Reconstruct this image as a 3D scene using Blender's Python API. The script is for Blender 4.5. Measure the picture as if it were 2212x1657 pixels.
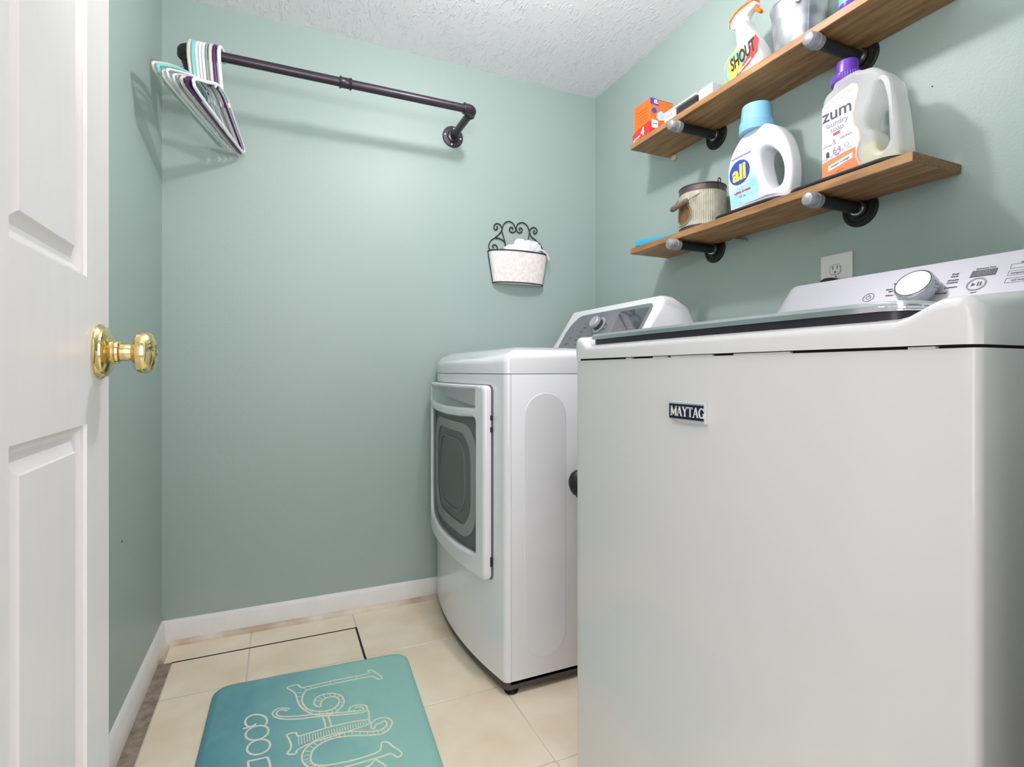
import bpy, bmesh, math, random
from mathutils import Matrix, Vector
random.seed(7)
S = bpy.context.scene
for o in list(bpy.data.objects): bpy.data.objects.remove(o)
PI = math.pi

# ------------------------------------------------------------------ camera
CAMZ = .95
YAW = math.radians(23.883)
cd = bpy.data.cameras.new('camera'); cam = bpy.data.objects.new('camera', cd)
S.collection.objects.link(cam); S.camera = cam
cam.location = (0, 0, CAMZ); cam.rotation_euler = (PI/2, 0, -YAW)
cd.sensor_fit = 'HORIZONTAL'; cd.sensor_width = 36; cd.lens = 36*1136/2212
cd.shift_y = -27.5/2212; cd.clip_start = .02

# ------------------------------------------------------------------ world, lights, exposure
w = bpy.data.worlds.new('world'); S.world = w; w.use_nodes = True
w.node_tree.nodes['Background'].inputs[0].default_value = (.98, .97, 1, 1)
w.node_tree.nodes['Background'].inputs[1].default_value = .62
LAMP = (.58, 1.17, 2.17)
def area(name, loc, rot, sx, sy, power, col=(1, 1, 1)):
    l = bpy.data.lights.new(name, 'AREA'); l.shape = 'RECTANGLE'; l.size = sx; l.size_y = sy
    l.energy = power; l.color = col
    o = bpy.data.objects.new(name, l); S.collection.objects.link(o)
    o.location = loc; o.rotation_euler = rot; return o
area('hall_fill', (.1, -1.1, 1.35), (PI/2, 0, 0), 1.7, 1.8, 23, (.98, .97, 1))  # added fill light beyond the doorway, no such source in view
area('ceiling_fill', (.10, .10, 1.55), (PI+math.radians(-28), 0, 0), .30, .30, 11, (1, .97, 1))  # added fill light aimed upwards to brighten the ceiling
pl = bpy.data.lights.new('ceiling_lamp_light', 'POINT'); pl.energy = 19; pl.shadow_soft_size = .042
pl.color = (1, .975, .99)
po = bpy.data.objects.new('ceiling_lamp_light', pl); S.collection.objects.link(po); po.location = LAMP
S.view_settings.view_transform = 'Standard'; S.view_settings.look = 'None'
S.view_settings.gamma = 1; S.view_settings.use_curve_mapping = False
S.view_settings.exposure = .26

# ------------------------------------------------------------------ materials
def lin(c):
    return tuple(((v/255)/12.92 if v/255 <= .04045 else ((v/255+.055)/1.055)**2.4) for v in c) + (1,)
def mat(name, c, rough=.5, metal=0, noise=0, nscale=8, bump=0, bscale=60, stretch=(1, 1, 1), coat=0, trans=0, spec=.5, c2=None, detail=4):
    m = bpy.data.materials.new(name); m.use_nodes = True
    N = m.node_tree.nodes; L = m.node_tree.links; b = N['Principled BSDF']
    b.inputs['Roughness'].default_value = rough; b.inputs['Metallic'].default_value = metal
    b.inputs['Coat Weight'].default_value = coat; b.inputs['Transmission Weight'].default_value = trans
    b.inputs['Specular IOR Level'].default_value = spec; b.inputs['Coat Roughness'].default_value = .05
    col = lin(c); b.inputs['Base Color'].default_value = col
    tc = N.new('ShaderNodeTexCoord'); mp = N.new('ShaderNodeMapping'); mp.inputs['Scale'].default_value = stretch
    L.new(tc.outputs['Object'], mp.inputs[0])
    n = N.new('ShaderNodeTexNoise'); n.inputs['Scale'].default_value = nscale; n.inputs['Detail'].default_value = detail
    L.new(mp.outputs[0], n.inputs['Vector'])
    r = N.new('ShaderNodeValToRGB'); r.color_ramp.elements[0].position = .35; r.color_ramp.elements[1].position = .65
    k = lin(c2) if c2 else tuple(v*(1-(noise or .02)) for v in col[:3])+(1,)
    r.color_ramp.elements[0].color = k; r.color_ramp.elements[1].color = col
    L.new(n.outputs['Fac'], r.inputs[0]); L.new(r.outputs[0], b.inputs['Base Color'])
    if bump:
        n2 = N.new('ShaderNodeTexNoise'); n2.inputs['Scale'].default_value = bscale; n2.inputs['Detail'].default_value = 5
        L.new(mp.outputs[0], n2.inputs['Vector'])
        bp = N.new('ShaderNodeBump'); bp.inputs['Strength'].default_value = bump; bp.inputs['Distance'].default_value = .002
        L.new(n2.outputs['Fac'], bp.inputs['Height']); L.new(bp.outputs[0], b.inputs['Normal'])
    return m
M = {}
M['wall'] = mat('wall_paint', (160, 177, 171), .46, noise=.03, nscale=1.6, bump=.22, bscale=170)
M['ceil'] = mat('ceiling_paint', (246, 244, 247), .62, noise=.02)
def ceil_tex():
    m = M['ceil']; N = m.node_tree.nodes; L = m.node_tree.links; b = N['Principled BSDF']
    tc = N.new('ShaderNodeTexCoord')
    def branch(scale, dist, rotz, str_):
        mp = N.new('ShaderNodeMapping'); mp.inputs['Rotation'].default_value = (0, 0, rotz); mp.inputs['Scale'].default_value = (1, str_, 1)
        L.new(tc.outputs['Object'], mp.inputs[0])
        n = N.new('ShaderNodeTexNoise'); n.inputs['Scale'].default_value = scale; n.inputs['Detail'].default_value = 3
        n.inputs['Distortion'].default_value = dist
        L.new(mp.outputs[0], n.inputs['Vector'])
        r = N.new('ShaderNodeValToRGB'); e = r.color_ramp.elements
        e[0].position = .60; e[0].color = (0, 0, 0, 1); e[1].position = .68; e[1].color = (1, 1, 1, 1)
        L.new(n.outputs['Fac'], r.inputs[0]); return r
    a = branch(30, 2.2, .5, .30); c = branch(34, 2.2, -.7, .32); d = branch(75, .8, 0, 1)
    ad = N.new('ShaderNodeMath'); ad.operation = 'MAXIMUM'; L.new(a.outputs[0], ad.inputs[0]); L.new(c.outputs[0], ad.inputs[1])
    a2 = N.new('ShaderNodeMath'); a2.operation = 'MULTIPLY_ADD'; a2.inputs[1].default_value = .35
    L.new(d.outputs[0], a2.inputs[0]); L.new(ad.outputs[0], a2.inputs[2])
    bp = N.new('ShaderNodeBump'); bp.inputs['Strength'].default_value = .5; bp.inputs['Distance'].default_value = .004
    L.new(a2.outputs[0], bp.inputs['Height']); L.new(bp.outputs[0], b.inputs['Normal'])
ceil_tex()
M['trim'] = mat('trim_white', (234, 230, 228), .4, noise=.05, nscale=14, bump=.06, bscale=80)
M['trim_old'] = mat('trim_shoe_stained', (228, 216, 200), .55, nscale=9, c2=(190, 168, 140), bump=.1, bscale=80)
M['door'] = mat('door_white', (226, 224, 223), .35, noise=.02, bump=.05, bscale=30, stretch=(6, 6, 1))
M['tile'] = mat('tile_beige', (234, 216, 186), .38, nscale=5, c2=(246, 234, 212), bump=.05, bscale=40, detail=7)
M['grout'] = mat('grout', (216, 206, 194), .9, noise=.1, nscale=40)
M['dirt'] = mat('subfloor_dirty', (128, 113, 98), .95, nscale=38, c2=(160, 146, 130), bump=.5, bscale=120, detail=8)
M['gapdark'] = mat('gap_dark', (48, 40, 32), .95, noise=.2)
M['brass'] = mat('brass', (226, 206, 150), .09, metal=1)
M['pipe'] = mat('dark_pipe', (62, 56, 62), .34, metal=.55, noise=.12, nscale=30)
M['black'] = mat('black_pipe', (38, 38, 42), .42, metal=.3, noise=.25, nscale=45)
M['cast'] = mat('black_cast_iron', (30, 29, 30), .5, metal=.2, noise=.2, nscale=60, bump=.15, bscale=200)
M['galv'] = mat('galvanised', (206, 208, 212), .36, metal=.8, nscale=22, c2=(162, 164, 172), bump=.05, bscale=60)
M['steelcap'] = mat('grey_cast_cap', (172, 172, 176), .42, metal=.4, noise=.3, nscale=50, bump=.1, bscale=150)
M['wood'] = mat('shelf_wood', (176, 134, 88), .5, nscale=9, c2=(134, 95, 57), stretch=(7, .8, 7), bump=.05, bscale=30, detail=8)
M['endwood'] = mat('shelf_end_grain', (150, 116, 80), .6, nscale=30, c2=(112, 82, 52), stretch=(3, 1, 6))
M['tray'] = mat('black_tray', (38, 38, 46), .45)
M['enamel'] = mat('white_enamel', (230, 230, 233), .14, noise=.012, nscale=2, coat=.4)
M['enamel2'] = mat('white_enamel_washer', (222, 222, 222), .2, noise=.015, nscale=2, coat=.3)
M['plasticw'] = mat('white_plastic', (232, 232, 234), .22, noise=.01)
M['darkbase'] = mat('dark_base_plastic', (70, 65, 62), .5)
M['rubber'] = mat('black_rubber', (22, 22, 24), .45)
M['gasket'] = mat('lid_gasket', (44, 42, 50), .3)
M['chrome'] = mat('chrome', (215, 217, 220), .12, metal=1)
M['lidglass'] = mat('lid_glass', (206, 216, 220), .10, metal=.4, coat=1)
M['silver'] = mat('silver_panel', (180, 180, 186), .35, metal=.25)
M['greypanel'] = mat('dryer_panel_grey', (140, 143, 149), .25, metal=.45, noise=.06, nscale=30)
M['display'] = mat('display_dark', (62, 66, 76), .1, coat=1)
M['brushed'] = mat('brushed_knob', (196, 196, 202), .24, metal=1, noise=.12, nscale=60, stretch=(1, 1, 1))
def brushed_radial():
    m = mat('brushed_radial', (58, 58, 62), .28, metal=1, noise=.1, nscale=160); N = m.node_tree.nodes; b = N['Principled BSDF']; L = m.node_tree.links
    tc = N.new('ShaderNodeTexCoord'); wv = N.new('ShaderNodeTexWave'); wv.wave_type = 'RINGS'; wv.rings_direction = 'Z'; wv.inputs['Scale'].default_value = 330; wv.inputs['Distortion'].default_value = 0
    L.new(tc.outputs['Object'], wv.inputs['Vector']); bp = N.new('ShaderNodeBump'); bp.inputs['Strength'].default_value = 1; bp.inputs['Distance'].default_value = .00022
    L.new(wv.outputs['Fac'], bp.inputs['Height']); L.new(bp.outputs[0], b.inputs['Normal']); return m
M['brushed_radial'] = brushed_radial()
M['ink'] = mat('ink_dark', (66, 66, 72), .5)
M['inkgrey'] = mat('ink_grey', (132, 132, 138), .5)  # print grey, also the shade tone in the dryer seams
M['handle_glass'] = mat('door_handle_grey', (134, 148, 146), .12, coat=.6)
M['bowl'] = mat('door_bowl', (214, 212, 214), .15)
M['bowl2'] = mat('door_bowl_inner', (160, 156, 158), .15)
M['bframe'] = mat('badge_silver', (206, 208, 212), .35, metal=.35)
M['navy'] = mat('badge_navy', (20, 26, 52), .3)
M['wicker'] = mat('fabric_basket', (248, 240, 236), .8, nscale=60, c2=(230, 220, 216))
M['cloth'] = mat('white_cloth', (232, 231, 238), .85, noise=.04, nscale=30, bump=.2, bscale=100)
M['iron'] = mat('scroll_iron', (38, 48, 46), .5, metal=.3)
M['rustmetal'] = mat('brown_metal_band', (112, 98, 98), .4, metal=.6, nscale=20, c2=(84, 70, 66))
M['corr'] = mat('corrugated_zinc', (198, 196, 180), .45, metal=.35, nscale=26, c2=(160, 156, 136))
M['plaque'] = mat('rusty_plaque', (128, 92, 52), .6, metal=.2, nscale=40, c2=(92, 70, 40), bump=.3, bscale=200)
M['plaquerim'] = mat('plaque_rim', (186, 178, 150), .5, metal=.3)
M['woodgrip'] = mat('wood_grip', (134, 106, 92), .5, nscale=30, c2=(104, 78, 66))
M['wire'] = mat('wire', (92, 84, 78), .4, metal=.7)
M['jugw'] = mat('jug_white', (236, 236, 238), .28, noise=.01)
M['capblue'] = mat('cap_light_blue', (134, 190, 222), .25)
M['cappurple'] = mat('cap_purple', (104, 58, 172), .25)
M['labelblue'] = mat('label_pale_blue', (196, 226, 240), .4, nscale=26, c2=(226, 236, 246))
M['labelteal'] = mat('label_teal', (140, 206, 226), .4, nscale=30, c2=(190, 226, 240))
M['logoblue'] = mat('logo_blue', (52, 74, 168), .4)
M['yellow'] = mat('logo_yellow', (246, 232, 84), .4)
M['labelw'] = mat('label_white', (240, 239, 241), .4)
M['orange'] = mat('label_orange', (238, 140, 92), .4)
M['pinkline'] = mat('label_pink', (236, 190, 176), .4)
M['redtxt'] = mat('red_ink', (190, 86, 90), .5)
M['purpletxt'] = mat('purple_ink', (160, 110, 190), .5)
M['boxorange'] = mat('box_orange', (246, 112, 36), .45, noise=.04)
M['boxred'] = mat('box_red', (214, 52, 44), .45)
M['boxblue'] = mat('box_blue', (74, 66, 172), .45)
M['boxdark'] = mat('box_dark', (34, 36, 40), .6)
M['sky'] = mat('box_sky', (196, 216, 232), .5)
M['teal'] = mat('teal_box', (64, 164, 196), .45)
M['ringorange'] = mat('ring_orange', (246, 178, 64), .4)
M['ringblue'] = mat('ring_blue', (110, 168, 222), .4)
M['ringgreen'] = mat('ring_green', (196, 226, 96), .4)
M['trigger'] = mat('trigger_orange', (240, 110, 30), .35)
M['plate'] = mat('outlet_white', (226, 226, 222), .35)
M['foam'] = mat('yellow_foam', (206, 200, 150), .8)
M['h_cream'] = mat('hanger_cream', (206, 200, 188), .25)
M['h_teal'] = mat('hanger_teal', (122, 196, 190), .25)
M['h_white'] = mat('hanger_white', (226, 226, 228), .25)
M['h_grey'] = mat('hanger_grey', (138, 150, 150), .3)
M['h_purple'] = mat('hanger_purple', (86, 26, 96), .2)
M['matink'] = mat('mat_cream_print', (232, 230, 208), .8, noise=.08, nscale=60)
# kitchen-style mat: teal fading to blue-grey by its own printed colours
M['mat'] = mat('mat_teal', (132, 190, 184), .75, nscale=3.2, c2=(104, 166, 172), bump=.15, bscale=300, stretch=(1, .5, 1))
def mat_fade():   # the mat's printed colour runs from blue-teal on one long side to sea green on the other
    m = M['mat']; N = m.node_tree.nodes; L = m.node_tree.links; b = N['Principled BSDF']
    tc = N.new('ShaderNodeTexCoord'); sp = N.new('ShaderNodeSeparateXYZ'); L.new(tc.outputs['Generated'], sp.inputs[0])
    n = N.new('ShaderNodeTexNoise'); n.inputs['Scale'].default_value = 7; n.inputs['Detail'].default_value = 6; L.new(tc.outputs['Generated'], n.inputs['Vector'])
    ad = N.new('ShaderNodeMath'); ad.operation = 'MULTIPLY_ADD'; ad.inputs[1].default_value = .6; L.new(n.outputs['Fac'], ad.inputs[0]); L.new(sp.outputs['X'], ad.inputs[2])
    r = N.new('ShaderNodeValToRGB'); e = r.color_ramp.elements; e[0].position = .35; e[0].color = lin((92, 150, 162)); e[1].position = 1.05; e[1].color = lin((146, 196, 186))
    L.new(ad.outputs[0], r.inputs[0]); L.new(r.outputs[0], b.inputs['Base Color'])
mat_fade()
# see-through plastic and tinted glass
def glassy(name, c, rough, trans, ior=1.45):
    m = mat(name, c, rough, trans=trans); m.node_tree.nodes['Principled BSDF'].inputs['IOR'].default_value = ior; return m
def milky():
    m = mat('milky_plastic', (240, 240, 240), .35); N = m.node_tree.nodes; L = m.node_tree.links
    t = N.new('ShaderNodeBsdfTransparent'); mx = N.new('ShaderNodeMixShader'); mx.inputs[0].default_value = .42
    tl = N.new('ShaderNodeBsdfTranslucent'); tl.inputs[0].default_value = (.85, .85, .83, 1); m2 = N.new('ShaderNodeMixShader'); m2.inputs[0].default_value = .35
    L.new(N['Principled BSDF'].outputs[0], m2.inputs[1]); L.new(tl.outputs[0], m2.inputs[2])
    L.new(m2.outputs[0], mx.inputs[1]); L.new(t.outputs[0], mx.inputs[2]); L.new(mx.outputs[0], N['Material Output'].inputs[0]); return m
M['milky'] = milky()
M['liquid'] = mat('soap_liquid', (222, 214, 150), .3)
def tinted(name, c, mixf, rough=.03):
    m = bpy.data.materials.new(name); m.use_nodes = True; N = m.node_tree.nodes; L = m.node_tree.links
    N.remove(N['Principled BSDF'])
    t = N.new('ShaderNodeBsdfTransparent'); t.inputs[0].default_value = lin(c)
    g = N.new('ShaderNodeBsdfGlossy'); g.inputs['Roughness'].default_value = rough; g.inputs[0].default_value = (.9, .95, .93, 1)
    f0 = N.new('ShaderNodeFresnel'); f0.inputs[0].default_value = mixf; ge = N.new('ShaderNodeNewGeometry')
    iv = N.new('ShaderNodeMath'); iv.operation = 'SUBTRACT'; iv.inputs[0].default_value = 1; L.new(ge.outputs['Backfacing'], iv.inputs[1])
    fr = N.new('ShaderNodeMath'); fr.operation = 'MULTIPLY'; L.new(f0.outputs[0], fr.inputs[0]); L.new(iv.outputs[0], fr.inputs[1])
    mx = N.new('ShaderNodeMixShader'); L.new(fr.outputs[0], mx.inputs[0]); L.new(t.outputs[0], mx.inputs[1]); L.new(g.outputs[0], mx.inputs[2])
    L.new(mx.outputs[0], N['Material Output'].inputs[0]); return m
M['doorglass'] = tinted('dryer_window_glass', (244, 246, 245), 2.1)

# ------------------------------------------------------------------ helpers
def link(name, me, mt=None):
    o = bpy.data.objects.new(name, me); S.collection.objects.link(o)
    if mt is not None and not me.materials: me.materials.append(M[mt] if isinstance(mt, str) else mt)
    return o
def smooth(me, ang=40):
    me.polygons.foreach_set('use_smooth', [True]*len(me.polygons))
    me.set_sharp_from_angle(angle=math.radians(ang))
def fin(name, bm, mt, parent=None, sm=40, world=True):
    """bmesh in world coordinates -> one mesh object; parented without moving it"""
    bmesh.ops.recalc_face_normals(bm, faces=bm.faces)
    me = bpy.data.meshes.new(name); bm.to_mesh(me); bm.free()
    if sm: smooth(me, sm)
    o = link(name, me, mt)
    if parent is not None:
        o.parent = parent
        if world: o.matrix_parent_inverse = absmat(parent).inverted()
    return o
def absmat(o):
    m = Matrix.LocRotScale(o.location, o.rotation_euler, o.scale)
    return (absmat(o.parent) @ o.matrix_parent_inverse @ m) if o.parent else m
def thing(name, label, cat, loc, group=None, rotz=0):
    o = bpy.data.objects.new(name, None); S.collection.objects.link(o); o.empty_display_size = .05
    o.location = loc; o.rotation_euler = (0, 0, rotz); tag(o, label, cat, group); return o
def tag(o, label, cat, group=None):
    o['label'] = label; o['category'] = cat
    if group: o['group'] = group
    return o
def struct(o): o['kind'] = 'structure'; return o
def bx(bm, x0, x1, y0, y1, z0, z1, bev=0, seg=2):
    r = bmesh.ops.create_cube(bm, size=1); vs = r['verts']
    for v in vs:
        v.co = Vector((x0 if v.co.x < 0 else x1, y0 if v.co.y < 0 else y1, z0 if v.co.z < 0 else z1))
    if bev:
        es = list({e for v in vs for e in v.link_edges})
        bmesh.ops.bevel(bm, geom=es, offset=bev, segments=seg, affect='EDGES', profile=.5, clamp_overlap=True)
def box(name, x0, x1, y0, y1, z0, z1, mt, parent=None, bev=0, seg=2):
    bm = bmesh.new(); bx(bm, x0, x1, y0, y1, z0, z1, bev, seg); return fin(name, bm, mt, parent)
AX = {'X': Matrix.Rotation(PI/2, 4, 'Y'), '-X': Matrix.Rotation(-PI/2, 4, 'Y'), 'Y': Matrix.Rotation(-PI/2, 4, 'X'), '-Y': Matrix.Rotation(PI/2, 4, 'X'), 'Z': Matrix.Identity(4)}
def lathe(bm, prof, c, axis='Z', n=32, mtx=None):
    """prof: list of (radius, height along axis)"""
    T = Matrix.Translation(c) @ (mtx if mtx is not None else AX[axis]); rings = []
    for r, h in prof:
        if r < 1e-6: rings.append([bm.verts.new(T @ Vector((0, 0, h)))])
        else: rings.append([bm.verts.new(T @ Vector((r*math.cos(2*PI*i/n), r*math.sin(2*PI*i/n), h))) for i in range(n)])
    for a, b in zip(rings, rings[1:]):
        for i in range(n):
            j = (i+1) % n
            if len(a) == 1 and len(b) == 1: break
            if len(a) == 1: bm.faces.new((a[0], b[i], b[j]))
            elif len(b) == 1: bm.faces.new((a[i], a[j], b[0]))
            else: bm.faces.new((a[i], a[j], b[j], b[i]))
    for rg, first in ((rings[0], 1), (rings[-1], 0)):
        if len(rg) > 1 and prof[0] != prof[-1]: bm.faces.new(rg)
def catmull(P, n=6, closed=False):
    P = [Vector(p) for p in P]; out = []; m = len(P)
    for i in range(m if closed else m-1):
        g = lambda k: P[k % m] if closed else P[max(0, min(m-1, k))]
        a, b, c, d = g(i-1), g(i), g(i+1), g(i+2)
        for k in range(n):
            t = k/n
            out.append(.5*((2*b)+(c-a)*t+(2*a-5*b+4*c-d)*t*t+(3*b-a-3*c+d)*t**3))
    if not closed: out.append(P[-1])
    return out
def tube(bm, P, r, n=8, closed=False, flat=1.0):
    P = [Vector(p) for p in P]; m = len(P); rings = []
    up = None
    for i in range(m):
        if closed: t = (P[(i+1) % m]-P[i-1]).normalized()
        else: t = (P[min(i+1, m-1)]-P[max(i-1, 0)]).normalized()
        if up is None:
            up = t.orthogonal().normalized()
        up = (up - t*up.dot(t)).normalized(); sd = t.cross(up)
        rr = r[i] if isinstance(r, (list, tuple)) else r
        rings.append([bm.verts.new(P[i]+up*rr*math.cos(2*PI*k/n)+sd*rr*flat*math.sin(2*PI*k/n)) for k in range(n)])
    for i in range(m if closed else m-1):
        a, b = rings[i], rings[(i+1) % m]
        for k in range(n): bm.faces.new((a[k], a[(k+1) % n], b[(k+1) % n], b[k]))
    if not closed: bm.faces.new(rings[0]); bm.faces.new(rings[-1])
def prism(bm, poly, z0, z1, mtx=Matrix.Identity(4)):
    a = [bm.verts.new(mtx @ Vector((x, y, z0))) for x, y in poly]; b = [bm.verts.new(mtx @ Vector((x, y, z1))) for x, y in poly]
    n = len(a); bm.faces.new(a[::-1]); bm.faces.new(b)
    for i in range(n): bm.faces.new((a[i], a[(i+1) % n], b[(i+1) % n], b[i]))
def frame(loc, x, y):
    x = Vector(x).normalized(); y = Vector(y).normalized(); z = x.cross(y)
    m = Matrix((x, y, z)).transposed().to_4x4(); m.translation = loc; return m
def faceX(loc): return frame(loc, (0, -1, 0), (0, 0, 1))      # a face that looks along -X, text runs towards -Y
def faceY(loc): return frame(loc, (1, 0, 0), (0, 0, 1))       # a face that looks along -Y
DG = bpy.context.evaluated_depsgraph_get
def curve_mesh(cu):
    o = bpy.data.objects.new('tmp', cu); S.collection.objects.link(o); bpy.context.view_layer.update()
    me = bpy.data.meshes.new_from_object(o.evaluated_get(DG())); bpy.data.objects.remove(o); return me
def text(name, body, size, mtx, mt, parent, extrude=.0004, bold=0, shear=0, xs=1, align='CENTER'):
    cu = bpy.data.curves.new(name, 'FONT'); cu.body = body; cu.size = size; cu.extrude = extrude
    cu.offset = bold; cu.shear = shear; cu.align_x = align; cu.align_y = 'CENTER'; cu.resolution_u = 3
    me = curve_mesh(cu); me.transform(mtx @ Matrix.Diagonal((xs, 1, 1, 1))); me.materials.clear(); me.name = name
    o = link(name, me, mt)
    if parent is not None: o.parent = parent; o.matrix_parent_inverse = absmat(parent).inverted()
    return o
def shape2d(name, outlines, depth, bev, mtx, mt, parent, sm=50, deform=None):
    """flat outline(s) (first outer, others holes) given thickness and rounded edges; front face at local z=0"""
    cu = bpy.data.curves.new(name, 'CURVE'); cu.dimensions = '2D'; cu.fill_mode = 'BOTH'
    cu.extrude = max(depth/2-bev, 0); cu.bevel_depth = bev; cu.bevel_resolution = 4; cu.offset = -bev
    for P in outlines:
        s = cu.splines.new('POLY'); s.points.add(len(P)-1); s.use_cyclic_u = True
        for q, p in zip(s.points, P): q.co = (p[0], p[1], 0, 1)
    me = curve_mesh(cu); me.transform(Matrix.Translation((0, 0, -depth/2)))
    if deform:
        for v in me.vertices: v.co = deform(v.co)
    me.transform(mtx); me.materials.clear(); smooth(me, sm); me.name = name
    o = link(name, me, mt)
    if parent is not None: o.parent = parent; o.matrix_parent_inverse = absmat(parent).inverted()
    return o
def flat(name, poly, mtx, mt, parent, z=.0006, t=.0005):
    bm = bmesh.new(); prism(bm, poly, z-t, z, mtx); return fin(name, bm, mt, parent, sm=0)
def disc(rx, ry=None, n=40, c=(0, 0), a0=0, a1=2*PI):
    ry = ry or rx; full = abs(a1-a0-2*PI) < 1e-6
    return [(c[0]+rx*math.cos(a0+(a1-a0)*i/(n if full else n-1)), c[1]+ry*math.sin(a0+(a1-a0)*i/(n if full else n-1))) for i in range(n)]
def ringband(bm, rx, ry, w_, z, mtx, n=40, a0=0, a1=2*PI, c=(0, 0)):
    vs = []
    for i in range(n+1):
        a = a0+(a1-a0)*i/n
        vs.append((bm.verts.new(mtx @ Vector((c[0]+rx*math.cos(a), c[1]+ry*math.sin(a), z))), bm.verts.new(mtx @ Vector((c[0]+(rx-w_)*math.cos(a), c[1]+(ry-w_)*math.sin(a), z)))))
    for p, q in zip(vs, vs[1:]): bm.faces.new((p[0], q[0], q[1], p[1]))
RZ = [0]
def ribbon(bm, P, wd, z0, z1):
    RZ[0] = (RZ[0]+1) % 23; z1 += RZ[0]*.00002
    """thin raised printed line following P in the XY plane"""
    P = [Vector((p[0], p[1])) for p in P]; m = len(P); rows = []
    for i in range(m):
        t = (P[min(i+1, m-1)]-P[max(i-1, 0)]); t = t.normalized() if t.length > 1e-9 else Vector((1, 0)); n = Vector((-t.y, t.x))*wd/2
        a, b = P[i]+n, P[i]-n
        rows.append([bm.verts.new((a.x, a.y, z0)), bm.verts.new((a.x, a.y, z1)), bm.verts.new((b.x, b.y, z1)), bm.verts.new((b.x, b.y, z0))])
    for r, s in zip(rows, rows[1:]):
        for k in range(3): bm.faces.new((r[k], r[k+1], s[k+1], s[k]))
def ss(t): t = max(0, min(1, t)); return t*t*(3-2*t)

# ------------------------------------------------------------------ setting
L, B, R, CZ, F0, F1 = -.371, 2.155, 1.393, 2.26, .03, .14
struct(box('wall_back', L-.1, R+.1, B, B+.1, -.1, CZ+.05, 'wall'))
struct(box('wall_left', L-.1, L, F0, B, -.1, CZ+.05, 'wall'))
struct(box('wall_right', R, R+.1, F0, B, -.1, CZ+.05, 'wall'))
struct(box('ceiling', L-.1, R+.1, F0, B+.1, CZ, CZ+.08, 'ceil'))
bm = bmesh.new(); bx(bm, L, -.235, F0, F1, 0, CZ); bx(bm, .54, R, F0, F1, 0, CZ); bx(bm, -.235, .54, F0, F1, 2.05, CZ)
struct(fin('wall_front', bm, 'wall'))
bm = bmesh.new()                                                   # cased opening round the doorway
bx(bm, .528, .54, F0-.004, F1+.004, 0, 2.05, .002); bx(bm, -.235, -.223, F0-.004, F1+.004, 0, 2.05, .002); bx(bm, -.223, .528, F0-.004, F1+.004, 2.038, 2.05, .002)
bx(bm, .535, .595, F1, F1+.014, 0, 2.11, .003); bx(bm, -.295, -.229, F1, F1+.014, 0, 2.11, .003); bx(bm, -.229, .535, F1, F1+.014, 2.045, 2.11, .003)
struct(fin('trim_1', bm, 'trim'))
floor = struct(box('floor', L-.1, R+.1, -1.3, B+.1, -.1, -.0012, 'grout'))
HX0, HX1, HY1, HY0 = -.318, .262, 2.0155, 1.31                     # access hatch
GX = [-.800, -.446, -.092, .262, .616, .970, 1.324, 1.5]
GY = [2.30, 2.1295, 1.7955, 1.4615, 1.1275, .7935, .4595, .1255, -.2085, -.5425, -.8765, -1.25]
g = .0018
def tile(x0, x1, y0, y1, parent, z=0):
    if x1-x0 < .01 or y1-y0 < .01: return
    box('tile', x0+g, x1-g, y0+g, y1-g, -.012, z+random.uniform(-.0003, .0003), 'tile', parent, bev=.0012, seg=1)
hatch = thing('floor_access_hatch', 'tiled access hatch in the beige floor, outlined by a thin dark gap', 'hatch', (-.03, 1.66, 0))
for i in range(len(GX)-1):
    x0, x1 = max(GX[i], L), min(GX[i+1], R)
    if x1 <= x0: continue
    for j in range(len(GY)-1):
        y1, y0 = min(GY[j], B), GY[j+1]
        # part of this tile inside the hatch
        hx0, hx1, hy0, hy1 = max(x0, HX0), min(x1, HX1), max(y0, HY0), min(y1, HY1)
        if hx1-hx0 > .01 and hy1-hy0 > .01:
            tile(hx0+(.0 if x0 > HX0 else 0), hx1-(.004 if hx1 == HX1 else 0), hy0+(.004 if hy0 == HY0 else 0), hy1-(.003 if hy1 == HY1 else 0), hatch, -.0006)
            if y1 > HY1 + .01: tile(x0, x1, HY1+.001, y1, floor)
            if y0 < HY0 - .01: tile(x0, x1, y0, HY0-.001, floor)
        else:
            tile(x0 if x0 > HX0 or y0 >= HY1 or x0 < L-1 else max(x0, L), x1 if not (x0 < HX0 and hy1-hy0 > .01) else HX0, y0, y1, floor) if not (x1 <= HX0+.2 and x0 <= L+.001 and y0 < HY1) else None
# the tiles left of the hatch (beside it the floor is open)
struct(box('trim_2', L, HX0-.001, .15, HY1, -.02, -.0008, 'dirt')); bpy.data.objects['trim_2'].name = 'subfloor_strip'
bm = bmesh.new(); bx(bm, HX0-.003, HX1+.004, HY1-.005, HY1+.0025, -.02, -.0009); bx(bm, HX1-.005, HX1+.003, HY0, HY1, -.02, -.0009)
o = fin('hatch_gap', bm, 'gapdark', floor)
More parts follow.
